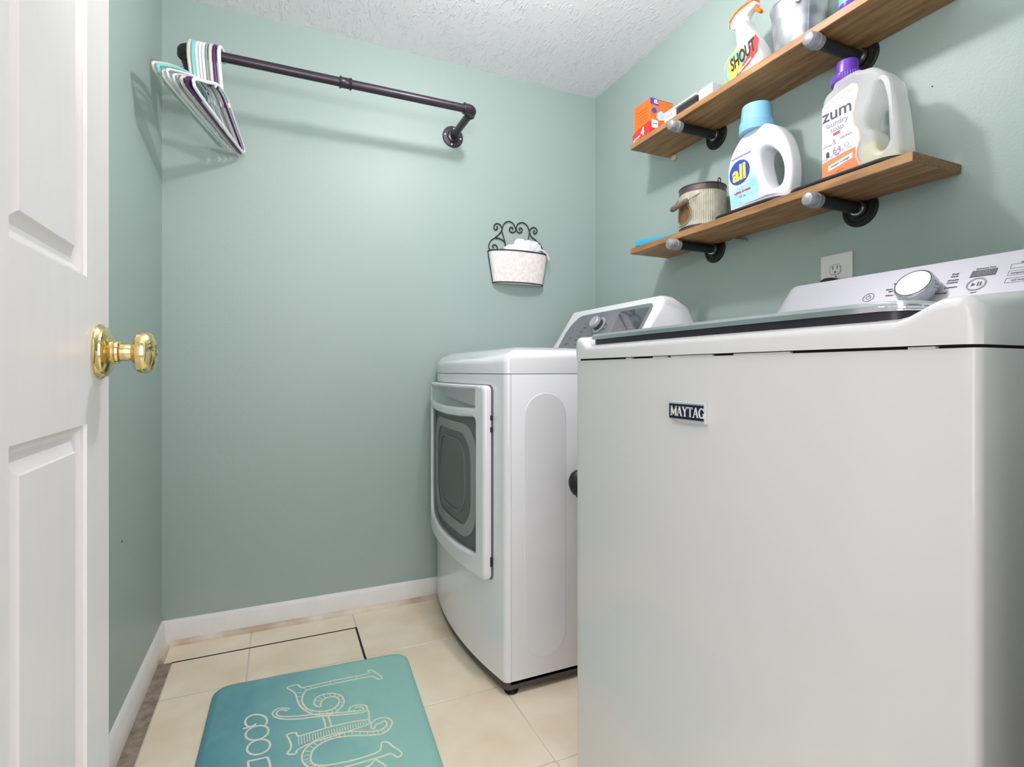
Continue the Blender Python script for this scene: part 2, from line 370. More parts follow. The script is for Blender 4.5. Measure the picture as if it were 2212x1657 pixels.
# baseboards
def baseboard(name, axis, a0, a1):
    prof = [(0, 0), (.013, 0), (.013, .058), (.0105, .064), (.0105, .068), (.008, .074), (.004, .081), (0, .083)]
    bm = bmesh.new(); rows = []
    for a in (a0, a1):
        rows.append([bm.verts.new((a, B-d, z) if axis == 'X' else (L+d, a, z)) for d, z in prof])
    n = len(prof)
    for k in range(n): bm.faces.new((rows[0][k], rows[0][(k+1) % n], rows[1][(k+1) % n], rows[1][k]))
    bm.faces.new(rows[0]); bm.faces.new(rows[1])
    return struct(fin(name, bm, 'trim', sm=25))
baseboard('baseboard_back', 'X', L, R); baseboard('baseboard_left', 'Y', F1, B)
def shoe(name, axis, a0, a1):
    bm = bmesh.new(); rows = []; r = .016
    for a in (a0, a1):
        pts = [(0, 0)]+[(r*math.cos(t*PI/10), r*math.sin(t*PI/10)) for t in range(6)]
        rows.append([bm.verts.new((a, B-.013-d, z) if axis == 'X' else (L+.013+d, a, z)) for d, z in pts])
    n = 7
    for k in range(n): bm.faces.new((rows[0][k], rows[0][(k+1) % n], rows[1][(k+1) % n], rows[1][k]))
    bm.faces.new(rows[0]); bm.faces.new(rows[1])
    return struct(fin(name, bm, 'trim_old'))
shoe('trim_3', 'X', L+.013, R); shoe('trim_4', 'Y', HY1, B-.013)
baseR = struct(box('baseboard_right', R-.013, R, F1, B-.03, 0, .083, 'trim', bev=.003))

for nm, (x, y, z), ax, rr_ in (('nail_hole', (L, 1.647, .510), 'X', .0028), ('nail_hole', (R, .7246, 1.613), '-X', .0016)):
    bm = bmesh.new(); lathe(bm, [(0, .0002), (rr_, .0002), (rr_, .0009), (0, .0006)], (x, y, z), ax, 10)
    fin(nm, bm, 'gapdark', bpy.data.objects['wall_left' if ax == 'X' else 'wall_right'])
# ceiling lamp (its bulb light is set at the top of the script)
t = thing('ceiling_lamp', 'flush round ceiling lamp with white base plate above the room', 'lamp', (LAMP[0], LAMP[1], CZ))
bm = bmesh.new(); lathe(bm, [(0, 0), (.09, 0), (.09, -.012), (.05, -.02), (.02, -.03), (0, -.03)], (LAMP[0], LAMP[1], CZ)); fin('base_plate', bm, 'trim', t)

# ------------------------------------------------------------------ door
DR = .92*PI/180
door = thing('door_1', 'white six-panel door standing open at left with a brass knob', 'door', (-.2, .827, 0), rotz=DR)
del door['category']; del door['label']; struct(door)
DW, DH, DT = .66, 2.03, .035                                       # local: y from -DW to 0, front face x=0
def rail(bm, y0, y1, z0, z1): bx(bm, -DT, 0, y0, y1, z0, z1)
cols = [(-.286, -.089), (-.571, -.374)]
rows = [(.21, .890), (1.056, 1.66), (1.76, 1.93)]
zs = [.008]+[v for r in rows for v in r]+[DH]
bm = bmesh.new()
def loc_grid(bm):
    ys = [-DW, -.571, -.374, -.286, -.089, 0]
    Z = [.008, .21, .890, 1.056, 1.66, 1.76, 1.93, DH]
    for side, x in ((1, 0), (-1, -DT)):
        V = {(i, j): bm.verts.new((x, y, z)) for i, y in enumerate(ys) for j, z in enumerate(Z)}
        for i in range(5):
            for j in range(7):
                if i in (1, 3) and j in (1, 3, 5):
                    a = [V[(i, j)].co.copy(), V[(i+1, j)].co.copy(), V[(i+1, j+1)].co.copy(), V[(i, j+1)].co.copy()]
                    loops = [[V[(i, j)], V[(i+1, j)], V[(i+1, j+1)], V[(i, j+1)]]]
                    for ins, dp in ((.001, .0035), (.005, .0045), (.009, .0085), (.012, .010), (.017, .010), (.027, .0050), (.0285, .0030)):
                        ins2 = ins
                        c = [Vector((x-side*dp, a[0].y+ins2, a[0].z+ins2)), Vector((x-side*dp, a[1].y-ins2, a[1].z+ins2)), Vector((x-side*dp, a[2].y-ins2, a[2].z-ins2)), Vector((x-side*dp, a[3].y+ins2, a[3].z-ins2))]
                        loops.append([bm.verts.new(p) for p in c])
                    for p, q in zip(loops, loops[1:]):
                        for k in range(4): bm.faces.new((p[k], p[(k+1) % 4], q[(k+1) % 4], q[k]))
                    bm.faces.new(loops[-1])
                else: bm.faces.new((V[(i, j)], V[(i+1, j)], V[(i+1, j+1)], V[(i, j+1)]))
        if side == 1: VF = V
        else: VB = V
    per = [(i, 0) for i in range(6)]+[(5, j) for j in range(1, 8)]+[(i, 7) for i in range(4, -1, -1)]+[(0, j) for j in range(6, 0, -1)]
    for k in range(len(per)):
        p, q = per[k], per[(k+1) % len(per)]; bm.faces.new((VF[p], VF[q], VB[q], VB[p]))
loc_grid(bm); fin('door_slab', bm, 'door', door, sm=0, world=False)
knob = thing('door_knob', '', '', (0, -.043, .973)); knob.parent = door
del knob['label']; del knob['category']
bm = bmesh.new()
lathe(bm, [(0, 0), (.033, 0), (.0335, .002), (.0325, .004), (.0305, .006), (.0300, .008), (.0265, .0105), (.019, .013), (.012, .0145)], (0, 0, 0), 'X', 40)
fin('rosette', bm, 'brass', knob, world=False, sm=30)
bm = bmesh.new()
lathe(bm, [(0.0123, .012), (0.0144, .0135), (0.0144, .016), (0.0131, .017), (0.0144, .018), (0.0139, .0205), (0.0109, .022), (0.0109, .030), (0.0101, .033),
           (0.0123, .0345), (0.0198, .036), (0.0251, .0400), (0.0265, .045), (0.0255, .050), (0.0219, .0545), (0.0193, .0560), (0.0184, .0555), (0.0161, .0572), (0.0102, .0580), (0.0091, .0570), (0.0000, .0565)], (0, 0, 0), 'X', 40)
fin('knob', bm, 'brass', knob, world=False, sm=30)
bm = bmesh.new()
for z in (.22, 1.0, 1.8): tube(bm, [(.004, -DW-.004, z-.045), (.004, -DW-.004, z+.045)], .006, 10)
fin('hinge', bm, 'brass', door, world=False)

# ------------------------------------------------------------------ clothes pipe on the back wall
PZ, PY, PX0, PX1 = 1.947, 1.90, -.272, .677
t = thing('clothes_pipe', 'dark grey pipe clothes rail on two wall flanges along the back wall', 'clothes rail', (.2, PY, PZ))
def pipe(name, a, b, r, mt, parent, n=20):
    bm = bmesh.new(); tube(bm, [a, b], r, n); return fin(name, bm, mt, parent)
pr = .0150
pipe('pipe', (PX0+.02, PY, PZ), (PX1-.02, PY, PZ), pr, 'pipe', t, 24)
for x in (PX0, PX1):
    pipe('wall_arm', (x, PY+.01, PZ), (x, B-.006, PZ), pr, 'pipe', t, 24)
    s = 1 if x == PX0 else -1
    bm = bmesh.new()
    arc = [(x+s*.034, PY, PZ)]+[(x+s*(.018-.018*math.sin(a)), PY+(.018-.018*math.cos(a)), PZ) for a in [k*PI/2/8 for k in range(9)]]+[(x, PY+.034, PZ)]
    tube(bm, arc, .0185, 24)
    lathe(bm, [(.0205, -.003), (.0215, 0), (.0205, .003)], (x+s*.034, PY, PZ), 'X', 24); lathe(bm, [(.0205, -.003), (.0215, 0), (.0205, .003)], (x, PY+.034, PZ), 'Y', 24)
    fin('elbow', bm, 'pipe', t, sm=35)
    bm = bmesh.new(); lathe(bm, [(0, 0), (.045, 0), (.045, .005), (.043, .0065), (.026, .0075), (.024, .014), (.019, .016), (0, .016)], (x, B, PZ), '-Y', 36)
    fl = fin('flange', bm, 'pipe', t, sm=30)
    for k in range(4):
        a = k*PI/2+.15; bm = bmesh.new(); lathe(bm, [(0, .005), (.0042, .0068), (.0042, .0085), (.002, .0095), (0, .0095)], (x+.034*math.sin(a), B, PZ+.034*math.cos(a)), '-Y', 12); fin('screw', bm, 'chrome', fl)
bm = bmesh.new(); lathe(bm, [(.0195, -.020), (.0205, -.018), (.0195, -.015), (.0175, -.012), (.0175, .012), (.0195, .015), (.0205, .018), (.0195, .020)], (.2105, PY, PZ), 'X', 24)
fin('coupling', bm, 'pipe', t, sm=35)

# hangers: profile in (s along the arm towards the back wall, z)
def hanger(x, y, rot, mt, label, r, wide, drop=0, sc=1, notch=True, tilt=0):
    h = thing('clothes_hanger', label, 'hanger', (x, y, PZ), 'plastic hangers bunched at the left end of the pipe rail', rot)
    h.rotation_euler = (-tilt, 0, rot)
    w2 = .205*sc; n0 = -.082-drop; zb = -.192-drop; ze = -.158-drop
    bm = bmesh.new()
    body = [(0, n0), (.045, n0-.006), (.12, n0-.042), (w2-.02, ze-.004), (w2-.002, ze-.018), (w2-.004, zb+.008), (w2-.02, zb), (.09, zb-.002), (0, zb-.002), (-.09, zb-.002), (-w2+.02, zb), (-w2+.004, zb+.008), (-w2+.002, ze-.018), (-w2+.02, ze-.004), (-.12, n0-.042), (-.045, n0-.006)]
    P = [(0, p.x+.012, p.y) for p in [Vector((q[0], q[1], 0)) for q in catmull([(a, b, 0) for a, b in body], 4, True)]]
    tube(bm, P, r*.8, 8, True, wide*.8)
    fin('hanger_frame', bm, mt, h, world=False)
    bm = bmesh.new()
    hk = [(0, .004, n0), (0, -.004, n0+.02), (0, -.018, -.035), (0, -.0225, -.012), (0, -.0215, .010), (0, -.012, .0235), (0, .002, .0265), (0, .016, .0215), (0, .0225, .007), (0, .0215, -.008)]
    hk2 = catmull(hk, 4); tube(bm, hk2, [r*1.3]*(len(hk2)-6)+[r*1.2]*6, 8, False, 1)
    if notch:
        for s in (-1, 1):
            tube(bm, catmull([(0, s*.052+.012, n0-.008), (0, s*.058+.012, n0-.022), (0, s*.064+.012, n0-.020), (0, s*.067+.012, n0-.014)], 3), r*.7, 6)
    fin('hook', bm, mt, h, world=False)
    return h
specs = [('h_cream', 'leftmost hanger on the pipe rail, cream plastic', .0042, 1.6, -.247, 19),
         ('h_teal', 'teal plastic hanger, the only teal one on the pipe rail', .0045, 1.6, -.2365, 18.5),
         ('h_white', 'white hanger just right of the teal one on the pipe rail', .0036, 1.5, -.227, 18),
         ('h_white', 'second white hanger right of the teal one', .0034, 1.5, -.218, 17),
         ('h_white', 'third white hanger right of the teal one, left of the grey one', .0034, 1.5, -.2095, 16),
         ('h_grey', 'thin grey plastic hanger in the middle of the bunch', .0030, 1.4, -.201, 16),
         ('h_cream', 'cream hanger directly left of the purple one', .0042, 1.6, -.191, 15),
         ('h_purple', 'dark purple glossy plastic hanger near the right of the bunch', .0042, 1.8, -.180, 14.5),
         ('h_white', 'rightmost white hanger, in front of the purple one, with a wide shaped neck', .0046, 1.8, -.1675, 13.5)]
for i, (mt, lb, r, wd, x, a) in enumerate(specs):
    hanger(x, PY, -a*PI/180, mt, lb, r, wd, drop=[.006, .009, .016, .014, .020, .018, .022, .022, .020][i], sc=[.97, .98, 1, 1.03, 1, 1.02, 1.06, 1.08, 1.08][i], tilt=math.radians([7, 6.5, 4.5, 4.5, 4, 3, 2.5, 2, 1.6][i]))

# ------------------------------------------------------------------ basket on the back wall
SCROLL = [[(0.8754, 1.5834), (0.8807, 1.5852), (0.8821, 1.578), (0.8754, 1.5723), (0.8674, 1.5739), (0.8648, 1.5847), (0.8714, 1.5965), (0.8834, 1.6003), (0.8954, 1.5943), (0.9021, 1.5826), (0.9021, 1.5727), (0.8941, 1.5595), (0.8807, 1.5457), (0.8701, 1.5373)], [(0.9035, 1.5729), (0.9075, 1.5931), (0.9183, 1.608), (0.9345, 1.6161), (0.9509, 1.613), (0.9632, 1.6019), (0.97, 1.5851), (0.9673, 1.5748), (0.9563, 1.5691), (0.9454, 1.5699), (0.9394, 1.5793), (0.9427, 1.5883), (0.9509, 1.5917), (0.9563, 1.5861), (0.9522, 1.5819)], [(1.0382, 1.5773), (1.0339, 1.5946), (1.0227, 1.6098), (1.0088, 1.617), (0.9949, 1.6167), (0.981, 1.6089), (0.9728, 1.5929), (0.9755, 1.5782), (0.9866, 1.5706), (0.999, 1.5757), (1.0018, 1.586), (0.9976, 1.5931), (0.9893, 1.5922), (0.9866, 1.5856), (0.9921, 1.5825)], [(1.0664, 1.5867), (1.0607, 1.5873), (1.0579, 1.5807), (1.0636, 1.5749), (1.0735, 1.5798), (1.0764, 1.5916), (1.0678, 1.6008), (1.0537, 1.6013), (1.0424, 1.5904), (1.0396, 1.58), (1.0452, 1.5628), (1.0593, 1.5516), (1.0778, 1.5394)], [(0.9021, 1.5703), (0.9183, 1.5174), (0.921, 1.4779)], [(1.0382, 1.5748), (1.0311, 1.5361), (1.0311, 1.488)], [(0.921, 1.5164), (0.9102, 1.5265), (0.8941, 1.5335), (0.8727, 1.5351), (0.8542, 1.5258), (0.8423, 1.5075), (0.841, 1.4902), (0.8516, 1.4789)], [(0.8781, 1.4789), (0.8807, 1.4939), (0.8727, 1.5043), (0.8621, 1.5045), (0.8582, 1.4955), (0.8648, 1.4924)], [(1.0424, 1.5346), (1.0622, 1.5391), (1.0821, 1.5347), (1.0964, 1.5221), (1.1036, 1.5048), (1.1021, 1.4945)]]
t = thing('wall_basket', 'small half-round cream fabric basket with black scrollwork hung on the back wall', 'basket', (.975, B, 1.34))
for P in SCROLL:
    bm = bmesh.new(); tube(bm, catmull([(x, B-.006, z) for x, z in P], 4), .0021, 6, flat=1.3); fin('scroll', bm, 'iron', t)
bcx = .980
def rimpts(hw, dep, z, n=28, zt=0): return [(bcx+hw*(-math.cos(a)), B-.004-dep*math.sin(a)**.75 if math.sin(a) > 0 else B-.004, z+zt*(-math.cos(a))) for a in [PI*i/n for i in range(n+1)]]
ZT, ZB = 1.474, 1.338
bm = bmesh.new(); rws = []
for k in range(9):
    u = k/8; rws.append([bm.verts.new(p) for p in rimpts(.142*(1-u)+.120*u, .062*(1-u)+.050*u, (ZT-.003)*(1-u)+ZB*u)])
for a, b in zip(rws, rws[1:]):
    for i in range(len(a)): bm.faces.new((a[i], a[(i+1) % len(a)], b[(i+1) % len(a)], b[i]))
bm.faces.new(rws[-1]); bm.faces.new(rws[0])
fin('fabric_liner', bm, 'wicker', t, sm=60)
bm = bmesh.new(); tube(bm, rimpts(.1435, .0635, ZT+.001), .0026, 6)
P = rimpts(.1435, .0635, ZT+.001, 60)
for i in range(60): tube(bm, [Vector(P[i])+Vector((0, -.001, -.004)), Vector(P[i+1])+Vector((0, -.001, .002))], .0008, 5)
fin('rim', bm, 'iron', t)
bm = bmesh.new(); tube(bm, rimpts(.121, .0515, ZB), .0024, 6); fin('base_ring', bm, 'iron', t)
for s in (-1, 1):
    bm = bmesh.new(); tube(bm, [(bcx+s*.144, B-.006, ZT), (bcx+s*.121, B-.006, ZB)], .0022, 6); fin('side_bar', bm, 'iron', t)
# cloth mound
bm = bmesh.new(); bmesh.ops.create_icosphere(bm, subdivisions=4, radius=1)
for v in bm.verts:
    p = v.co.copy(); f = 1+.07*math.sin(7*p.x+3*p.z)+.05*math.sin(13*p.x-9*p.z+5*p.y)+.04*math.sin(17*p.z+6*p.x)
    v.co = Vector((.988+p.x*.092*f, B-.036+p.y*.026*f, 1.472+p.z*.062*f+.012*math.sin(2*p.x)))
bm2 = bm; tube(bm2, catmull([(1.04, B-.045, 1.492), (1.075, B-.05, 1.492), (1.100, B-.050, 1.480), (1.110, B-.052, 1.462), (1.113, B-.052, 1.448)], 4), .0055, 6, flat=.6)
tag(fin('white_cloth', bm, 'cloth', sm=80), 'crumpled white cloth filling the cream wall basket', 'cloth')

# ------------------------------------------------------------------ shelves and pipe brackets
SX0 = 1.213
def shelf(z0, z1, label, y0=.667, y1=1.637):
    t = thing('wooden_shelf', label, 'shelf', (1.30, (y0+y1)/2, z0))
    box('shelf_board', SX0, R-.001, y0+.0006, y1, z0, z1, 'wood', t, bev=.0012, seg=1)
    box('end_grain', SX0+.001, R-.002, y0, y0+.0008, z0+.001, z1-.001, 'endwood', t)
    return t
ZL0, ZL1, ZU0, ZU1 = 1.390, 1.411, 1.784, 1.805
shelf(ZL0, ZL1, 'lower of the two brown wooden wall shelves, carrying the detergent jugs')
shelf(ZU0, ZU1, 'upper of the two brown wooden wall shelves, carrying the spray bottle and orange box')
def bracket(y, zb, label):
    t = thing('pipe_bracket', label, 'bracket', (R, y, zb-.016), 'black pipe brackets under the wooden shelves')
    z = zb-.0165
    pipe('pipe', (1.222, y, z), (R-.008, y, z), .0148, 'black', t, 24)
    bm = bmesh.new(); lathe(bm, [(0, .041), (.008, .0405), (.0145, .037), (.0175, .031), (.0182, .028), (.0182, .012), (.0190, .011), (.0190, .005), (.0175, .004), (.0175, -.006), (.0152, -.008)], (1.225, y, z), '-X', 28)
    fin('end_cap', bm, 'steelcap', t, sm=35)
    bm = bmesh.new(); lathe(bm, [(0, 0), (.046, 0), (.046, .004), (.043, .0065), (.036, .007), (.034, .0055), (.024, .0065), (.023, .014), (.0185, .017), (.0150, .017)], (R, y, z), '-X', 40)
    fl = fin('flange', bm, 'cast', t, sm=30)
    bm = bmesh.new(); lathe(bm, [(.0188, .0168), (.0175, .0195), (.0150, .0200)], (R, y, z), '-X', 24); fin('collar', bm, 'chrome', fl)
    for k in range(4):
        a = k*PI/2+PI; bm = bmesh.new(); lathe(bm, [(0, .0050), (.0045, .0075), (.0035, .0082), (0, .0075)], (R, y+.033*math.sin(a), z+.033*math.cos(a)), '-X', 12); fin('screw', bm, 'gapdark', fl)
bracket(1.385, ZU0, 'pipe bracket under the upper shelf at its far left end')
bracket(.888, ZU0, 'pipe bracket under the upper shelf, the one above the purple cap')
bracket(1.392, ZL0, 'pipe bracket under the lower shelf below the corrugated bucket')
bracket(.890, ZL0, 'pipe bracket under the lower shelf below the purple-capped bottle')
bm = bmesh.new(); bmesh.ops.create_icosphere(bm, subdivisions=2, radius=1)
for v in bm.verts:
    p = v.co.copy(); f = 1+.25*math.sin(5*p.z+3*p.y); v.co = Vector((R-.004+p.x*.004, 1.600+p.y*.014*f, 1.772+p.z*.011*f))
tag(fin('foam_blob', bm, 'foam'), 'small pale yellow blob of filler on the wall under the upper shelf', 'blob')
bm = bmesh.new(); tube(bm, [(R-.007, 1.330, 1.4), (R-.007, 1.300, 1.389), (R-.007, 1.262, 1.3765), (R-.004, 1.252, 1.374)], [.003, .0035, .004, .003], 8)  # thin grey tube along the wall draws a short streak
tag(fin('grey_streak', bm, 'h_grey'), 'short thin grey streak below the lower shelf beside its left bracket', 'rod')

# ------------------------------------------------------------------ things on the lower shelf
def tray(y0, y1, label):
    t = thing('black_tray', label, 'tray', (1.3, (y0+y1)/2, ZL1), 'black trays on the lower shelf')
    x0, x1 = 1.2185, 1.385; r = .045; P = []
    for cx_, cy_, a0 in ((x1-r, y1-r, 0), (x0+r, y1-r, PI/2), (x0+r, y0+r, PI), (x1-r, y0+r, 1.5*PI)):
        P += [(cx_+r*math.cos(a0+k*PI/12), cy_+r*math.sin(a0+k*PI/12)) for k in range(7)]
    bm = bmesh.new(); prism(bm, P, ZL1, ZL1+.004)
    fin('tray_base', bm, 'tray', t, sm=30)
    bm = bmesh.new(); tube(bm, [(x, y, ZL1+.0058) for x, y in P], .0052, 8, True); fin('tray_rim', bm, 'tray', t)
tray(.992, 1.238, 'black shallow tray under the white jug with a light blue cap'); tray(.700, .978, 'black shallow tray under the purple-capped soap bottle')
TZ = ZL1+.0045
def yz(P, y0): return [(y0-y, z) for y, z in P]
# white jug with light blue cap
t = thing('detergent_jug', 'white laundry jug with round handle hole, pale blue label and light blue cap', 'jug', (1.27, 1.09, TZ))
ALL = [(1.181, TZ), (1.1885, 1.486), (1.1925, 1.535), (1.1850, 1.579), (1.166, 1.617), (1.147, 1.640), (1.128, 1.652), (1.09, 1.655), (1.05, 1.640), (1.022, 1.615), (.9985, 1.575), (.984, 1.525), (.981, 1.475), (.986, 1.440), (.988, TZ)]
ALLH = [(1.0720, 1.5648), (1.0591, 1.5738), (1.0391, 1.5667), (1.0182, 1.5444), (1.0068, 1.5108), (1.0061, 1.4802), (1.0117, 1.4611), (1.0268, 1.4537), (1.0427, 1.4558), (1.0581, 1.4779), (1.0692, 1.5137), (1.0749, 1.5441)]
Y0 = 1.2
mm = faceX((1.236, Y0, 0))
out = [p[:2] for p in [tuple(v) for v in catmull([(a, b, 0) for a, b in yz(ALL[1:-1], Y0)], 5)]]
out = [yz([ALL[0]], Y0)[0]]+out+[yz([ALL[-1]], Y0)[0]]
hol = [tuple(v)[:2] for v in catmull([(a, b, 0) for a, b in yz(ALLH, Y0)], 5, True)]
def jugdef(v):   # body thins towards the handle side and the shoulders
    k = 1-.35*ss((v.x-.15)/.07)-.35*ss((v.z*0+v.y-1.58)/.09); return Vector((v.x, v.y, -.037+(v.z+.037)*k))
shape2d('jug_body', [out, hol], .074, .016, mm, 'jugw', t, deform=jugdef, sm=60)
bm = bmesh.new(); cc = (1.272, 1.112, 0)
lathe(bm, [(.0475, 1.642), (.0485, 1.648), (.0480, 1.668), (.0455, 1.671), (.0440, 1.673), (.0400, 1.716), (.0385, 1.719), (0, 1.720)], cc, 'Z', 40); fin('cap', bm, 'capblue', t, sm=35)
lab = [(1.171, 1.435), (1.1805, 1.486), (1.182, 1.535), (1.174, 1.574), (1.168, 1.583), (1.098, 1.590), (1.094, 1.586), (1.092, 1.535), (1.085, 1.500), (1.072, 1.468), (1.074, 1.435)]
lf = flat('label', yz(lab, Y0), mm, 'labelblue', t)
flat('label_band', yz([(1.172, 1.437), (1.1800, 1.486), (1.088, 1.508), (1.074, 1.474), (1.075, 1.437)], Y0), mm, 'labelteal', lf, z=.0009, t=.0003)
flat('logo_disc', disc(.0370, .036, 40, (Y0-1.141, 1.532)), mm, 'logoblue', lf, z=.0014, t=.0005)
text('logo_text', 'all', .062, mm @ Matrix.Translation((Y0-1.141, 1.529, .0016)) @ Matrix.Rotation(.06, 4, 'Z'), 'yellow', lf, bold=.0022, xs=.92)
text('print', 'stainlifters', .013, mm @ Matrix.Translation((Y0-1.130, 1.492, .0014)) @ Matrix.Rotation(.05, 4, 'Z'), 'labelw', lf, bold=.0004)
text('print', 'white breeze', .011, mm @ Matrix.Translation((Y0-1.130, 1.474, .0014)) @ Matrix.Rotation(.05, 4, 'Z'), 'redtxt', lf, bold=.0003)
text('print', 'HE 2x', .010, mm @ Matrix.Translation((Y0-1.130, 1.460, .0014)), 'ringblue', lf)
text('print', 'concentrated laundry', .0085, mm @ Matrix.Translation((Y0-1.135, 1.578, .0014)) @ Matrix.Rotation(.04, 4, 'Z'), 'purpletxt', lf)

# soap bottle with purple cap
t = thing('soap_bottle', 'translucent laundry soap bottle with white and orange label, side handle and purple cap', 'bottle', (1.27, .80, TZ))
ZUM = [(.887, TZ), (.8875, 1.605), (.884, 1.622), (.874, 1.634), (.862, 1.639), (.858, 1.650), (.846, 1.656), (.806, 1.658), (.790, 1.652), (.765, 1.645), (.744, 1.626), (.728, 1.600), (.719, 1.565), (.712, 1.525), (.706, 1.470), (.702, TZ)]
Y0z = .9; mz = faceX((1.236, Y0z, 0))
o1 = [tuple(v)[:2] for v in catmull([(a, b, 0) for a, b in yz(ZUM[1:-1], Y0z)], 3)]; o1 = [yz([ZUM[0]], Y0z)[0]]+o1+[yz([ZUM[-1]], Y0z)[0]]
ZH = [(.7500, 1.600), (.7400, 1.594), (.7350, 1.560), (.7325, 1.517), (.7310, 1.480), (.7310, 1.462), (.7400, 1.448), (.7540, 1.452), (.7570, 1.475), (.7610, 1.495), (.7730, 1.510), (.7770, 1.527), (.7730, 1.545), (.7620, 1.572)]
h1 = [tuple(v)[:2] for v in catmull([(a, b, 0) for a, b in yz(ZH, Y0z)], 4, True)]
shape2d('bottle_body', [o1, h1], .062, .012, mz, 'milky', t, sm=60)
# soap left inside, kept inside the body outline
LQ = [(.882, TZ+.006), (.882, 1.474), (.760, 1.474), (.757, 1.455), (.748, 1.442), (.742, 1.437), (.710, 1.437), (.710, TZ+.006)]
bm = bmesh.new(); prism(bm, yz(LQ, Y0z), -.056, -.006, mz); fin('liquid_soap', bm, 'liquid', t, sm=0)
bm = bmesh.new(); cz = (1.272, .845, 0)
lathe(bm, [(.0335, 1.652), (.0345, 1.654), (.0340, 1.670), (.0320, 1.672), (.0255, 1.673), (.0235, 1.702), (.0225, 1.705), (0, 1.705)], cz, 'Z', 40); cp = fin('cap', bm, 'cappurple', t, sm=35)
bm = bmesh.new()
for k in range(40):
    a = 2*PI*k/40; tube(bm, [(cz[0]+.0343*math.cos(a), cz[1]+.0343*math.sin(a), 1.656), (cz[0]+.0340*math.cos(a), cz[1]+.0340*math.sin(a), 1.669)], .0009, 4)
fin('cap_ribs', bm, 'cappurple', cp)['kind'] = 'stuff'
ZLb = [(.8835, 1.424), (.8840, 1.600), (.868, 1.612), (.840, 1.622), (.812, 1.628), (.800, 1.620), (.797, 1.606), (.802, 1.585), (.809, 1.556), (.806, 1.530), (.795, 1.512), (.792, 1.492), (.800, 1.468), (.802, 1.452), (.796, 1.436), (.786, 1.424)]
sh = lambda d: [(y-(d if y < .87 else 0), z+(.3*d if z > 1.6 else 0)) for y, z in ZLb]
lf = flat('label_edge', yz(sh(.003), Y0z), mz, 'pinkline', t, z=.0005, t=.0004)
lz = flat('label', yz(ZLb, Y0z), mz, 'labelw', t, z=.0009, t=.0004)
flat('orange_band', yz([(.8835, 1.424), (.8838, 1.463), (.860, 1.468), (.830, 1.473), (.8005, 1.476), (.802, 1.452), (.796, 1.436), (.786, 1.424)], Y0z), mz, 'orange', lz, z=.0012, t=.0003)
flat('name_strip', yz([(.868, 1.439), (.868, 1.452), (.808, 1.466), (.808, 1.453)], Y0z), mz, 'labelw', lz, z=.0015, t=.0003)
def tz(s, size, y, z, mt, bold=0, rot=.04, xs=1): text('print', s, size, mz @ Matrix.Translation((Y0z-y, z, .0013)) @ Matrix.Rotation(rot, 4, 'Z'), mt, lz, extrude=.0002, bold=bold, xs=xs)
tz('zum', .042, .846, 1.577, 'ink', .0005, xs=1.05); tz('laundry', .0185, .846, 1.552, 'inkgrey'); tz('soap', .0185, .846, 1.538, 'inkgrey')
tz('proven', .0075, .8695, 1.502, 'inkgrey'); tz('5', .017, .852, 1.506, 'inkgrey'); tz('packed', .0095, .824, 1.512, 'inkgrey'); tz('64', .021, .846, 1.485, 'purpletxt'); tz('loads', .006, .846, 1.4745, 'purpletxt')
tz('~ sweet orange ~', .0085, .838, 1.4525, 'inkgrey', .0002, .2); tz('64 fl oz', .006, .838, 1.434, 'redtxt', .0002, .2)
bm = bmesh.new(); prism(bm, [(Y0z-.855, 1.5215), (Y0z-.838, 1.5225), (Y0z-.838, 1.530), (Y0z-.855, 1.529)], .0009, .0014, mz); fin('red_mark', bm, 'redtxt', lz, sm=0)
bm = bmesh.new()
for k, yy in enumerate((.878, .8665, .852, .834, .816)):
    rr = (.007, .0075, .009, .0085, .007)[k]; zz = 1.466+k*.0025
    for q in (0, 1): ringband(bm, rr-q*.0028, rr-q*.0028, .0008, .0014, mz, 16, 0, PI, (Y0z-yy, zz))
fin('arch_pattern', bm, 'inkgrey', lz, sm=0)
bm = bmesh.new()
for k, yy in enumerate((.870, .851, .832, .815)):
    for q in (0, 1): ringband(bm, .0085-q*.003, .0085-q*.003, .0009, .0013, mz, 16, PI, 2*PI, (Y0z-yy, 1.604+k*.0052))
fin('arch_pattern', bm, 'orange', lz, sm=0)
bm = bmesh.new(); ringband(bm, .0055, .005, .0008, .0014, mz, 20, c=(Y0z-.822, 1.489)); fin('round_icon', bm, 'ink', lz, sm=0)
bm = bmesh.new(); prism(bm, [(Y0z-.873, 1.474), (Y0z-.865, 1.474), (Y0z-.865, 1.484), (Y0z-.867, 1.488), (Y0z-.871, 1.488), (Y0z-.873, 1.484)], .0009, .0014, mz)
fin('jug_icon', bm, 'ink', lz, sm=0)

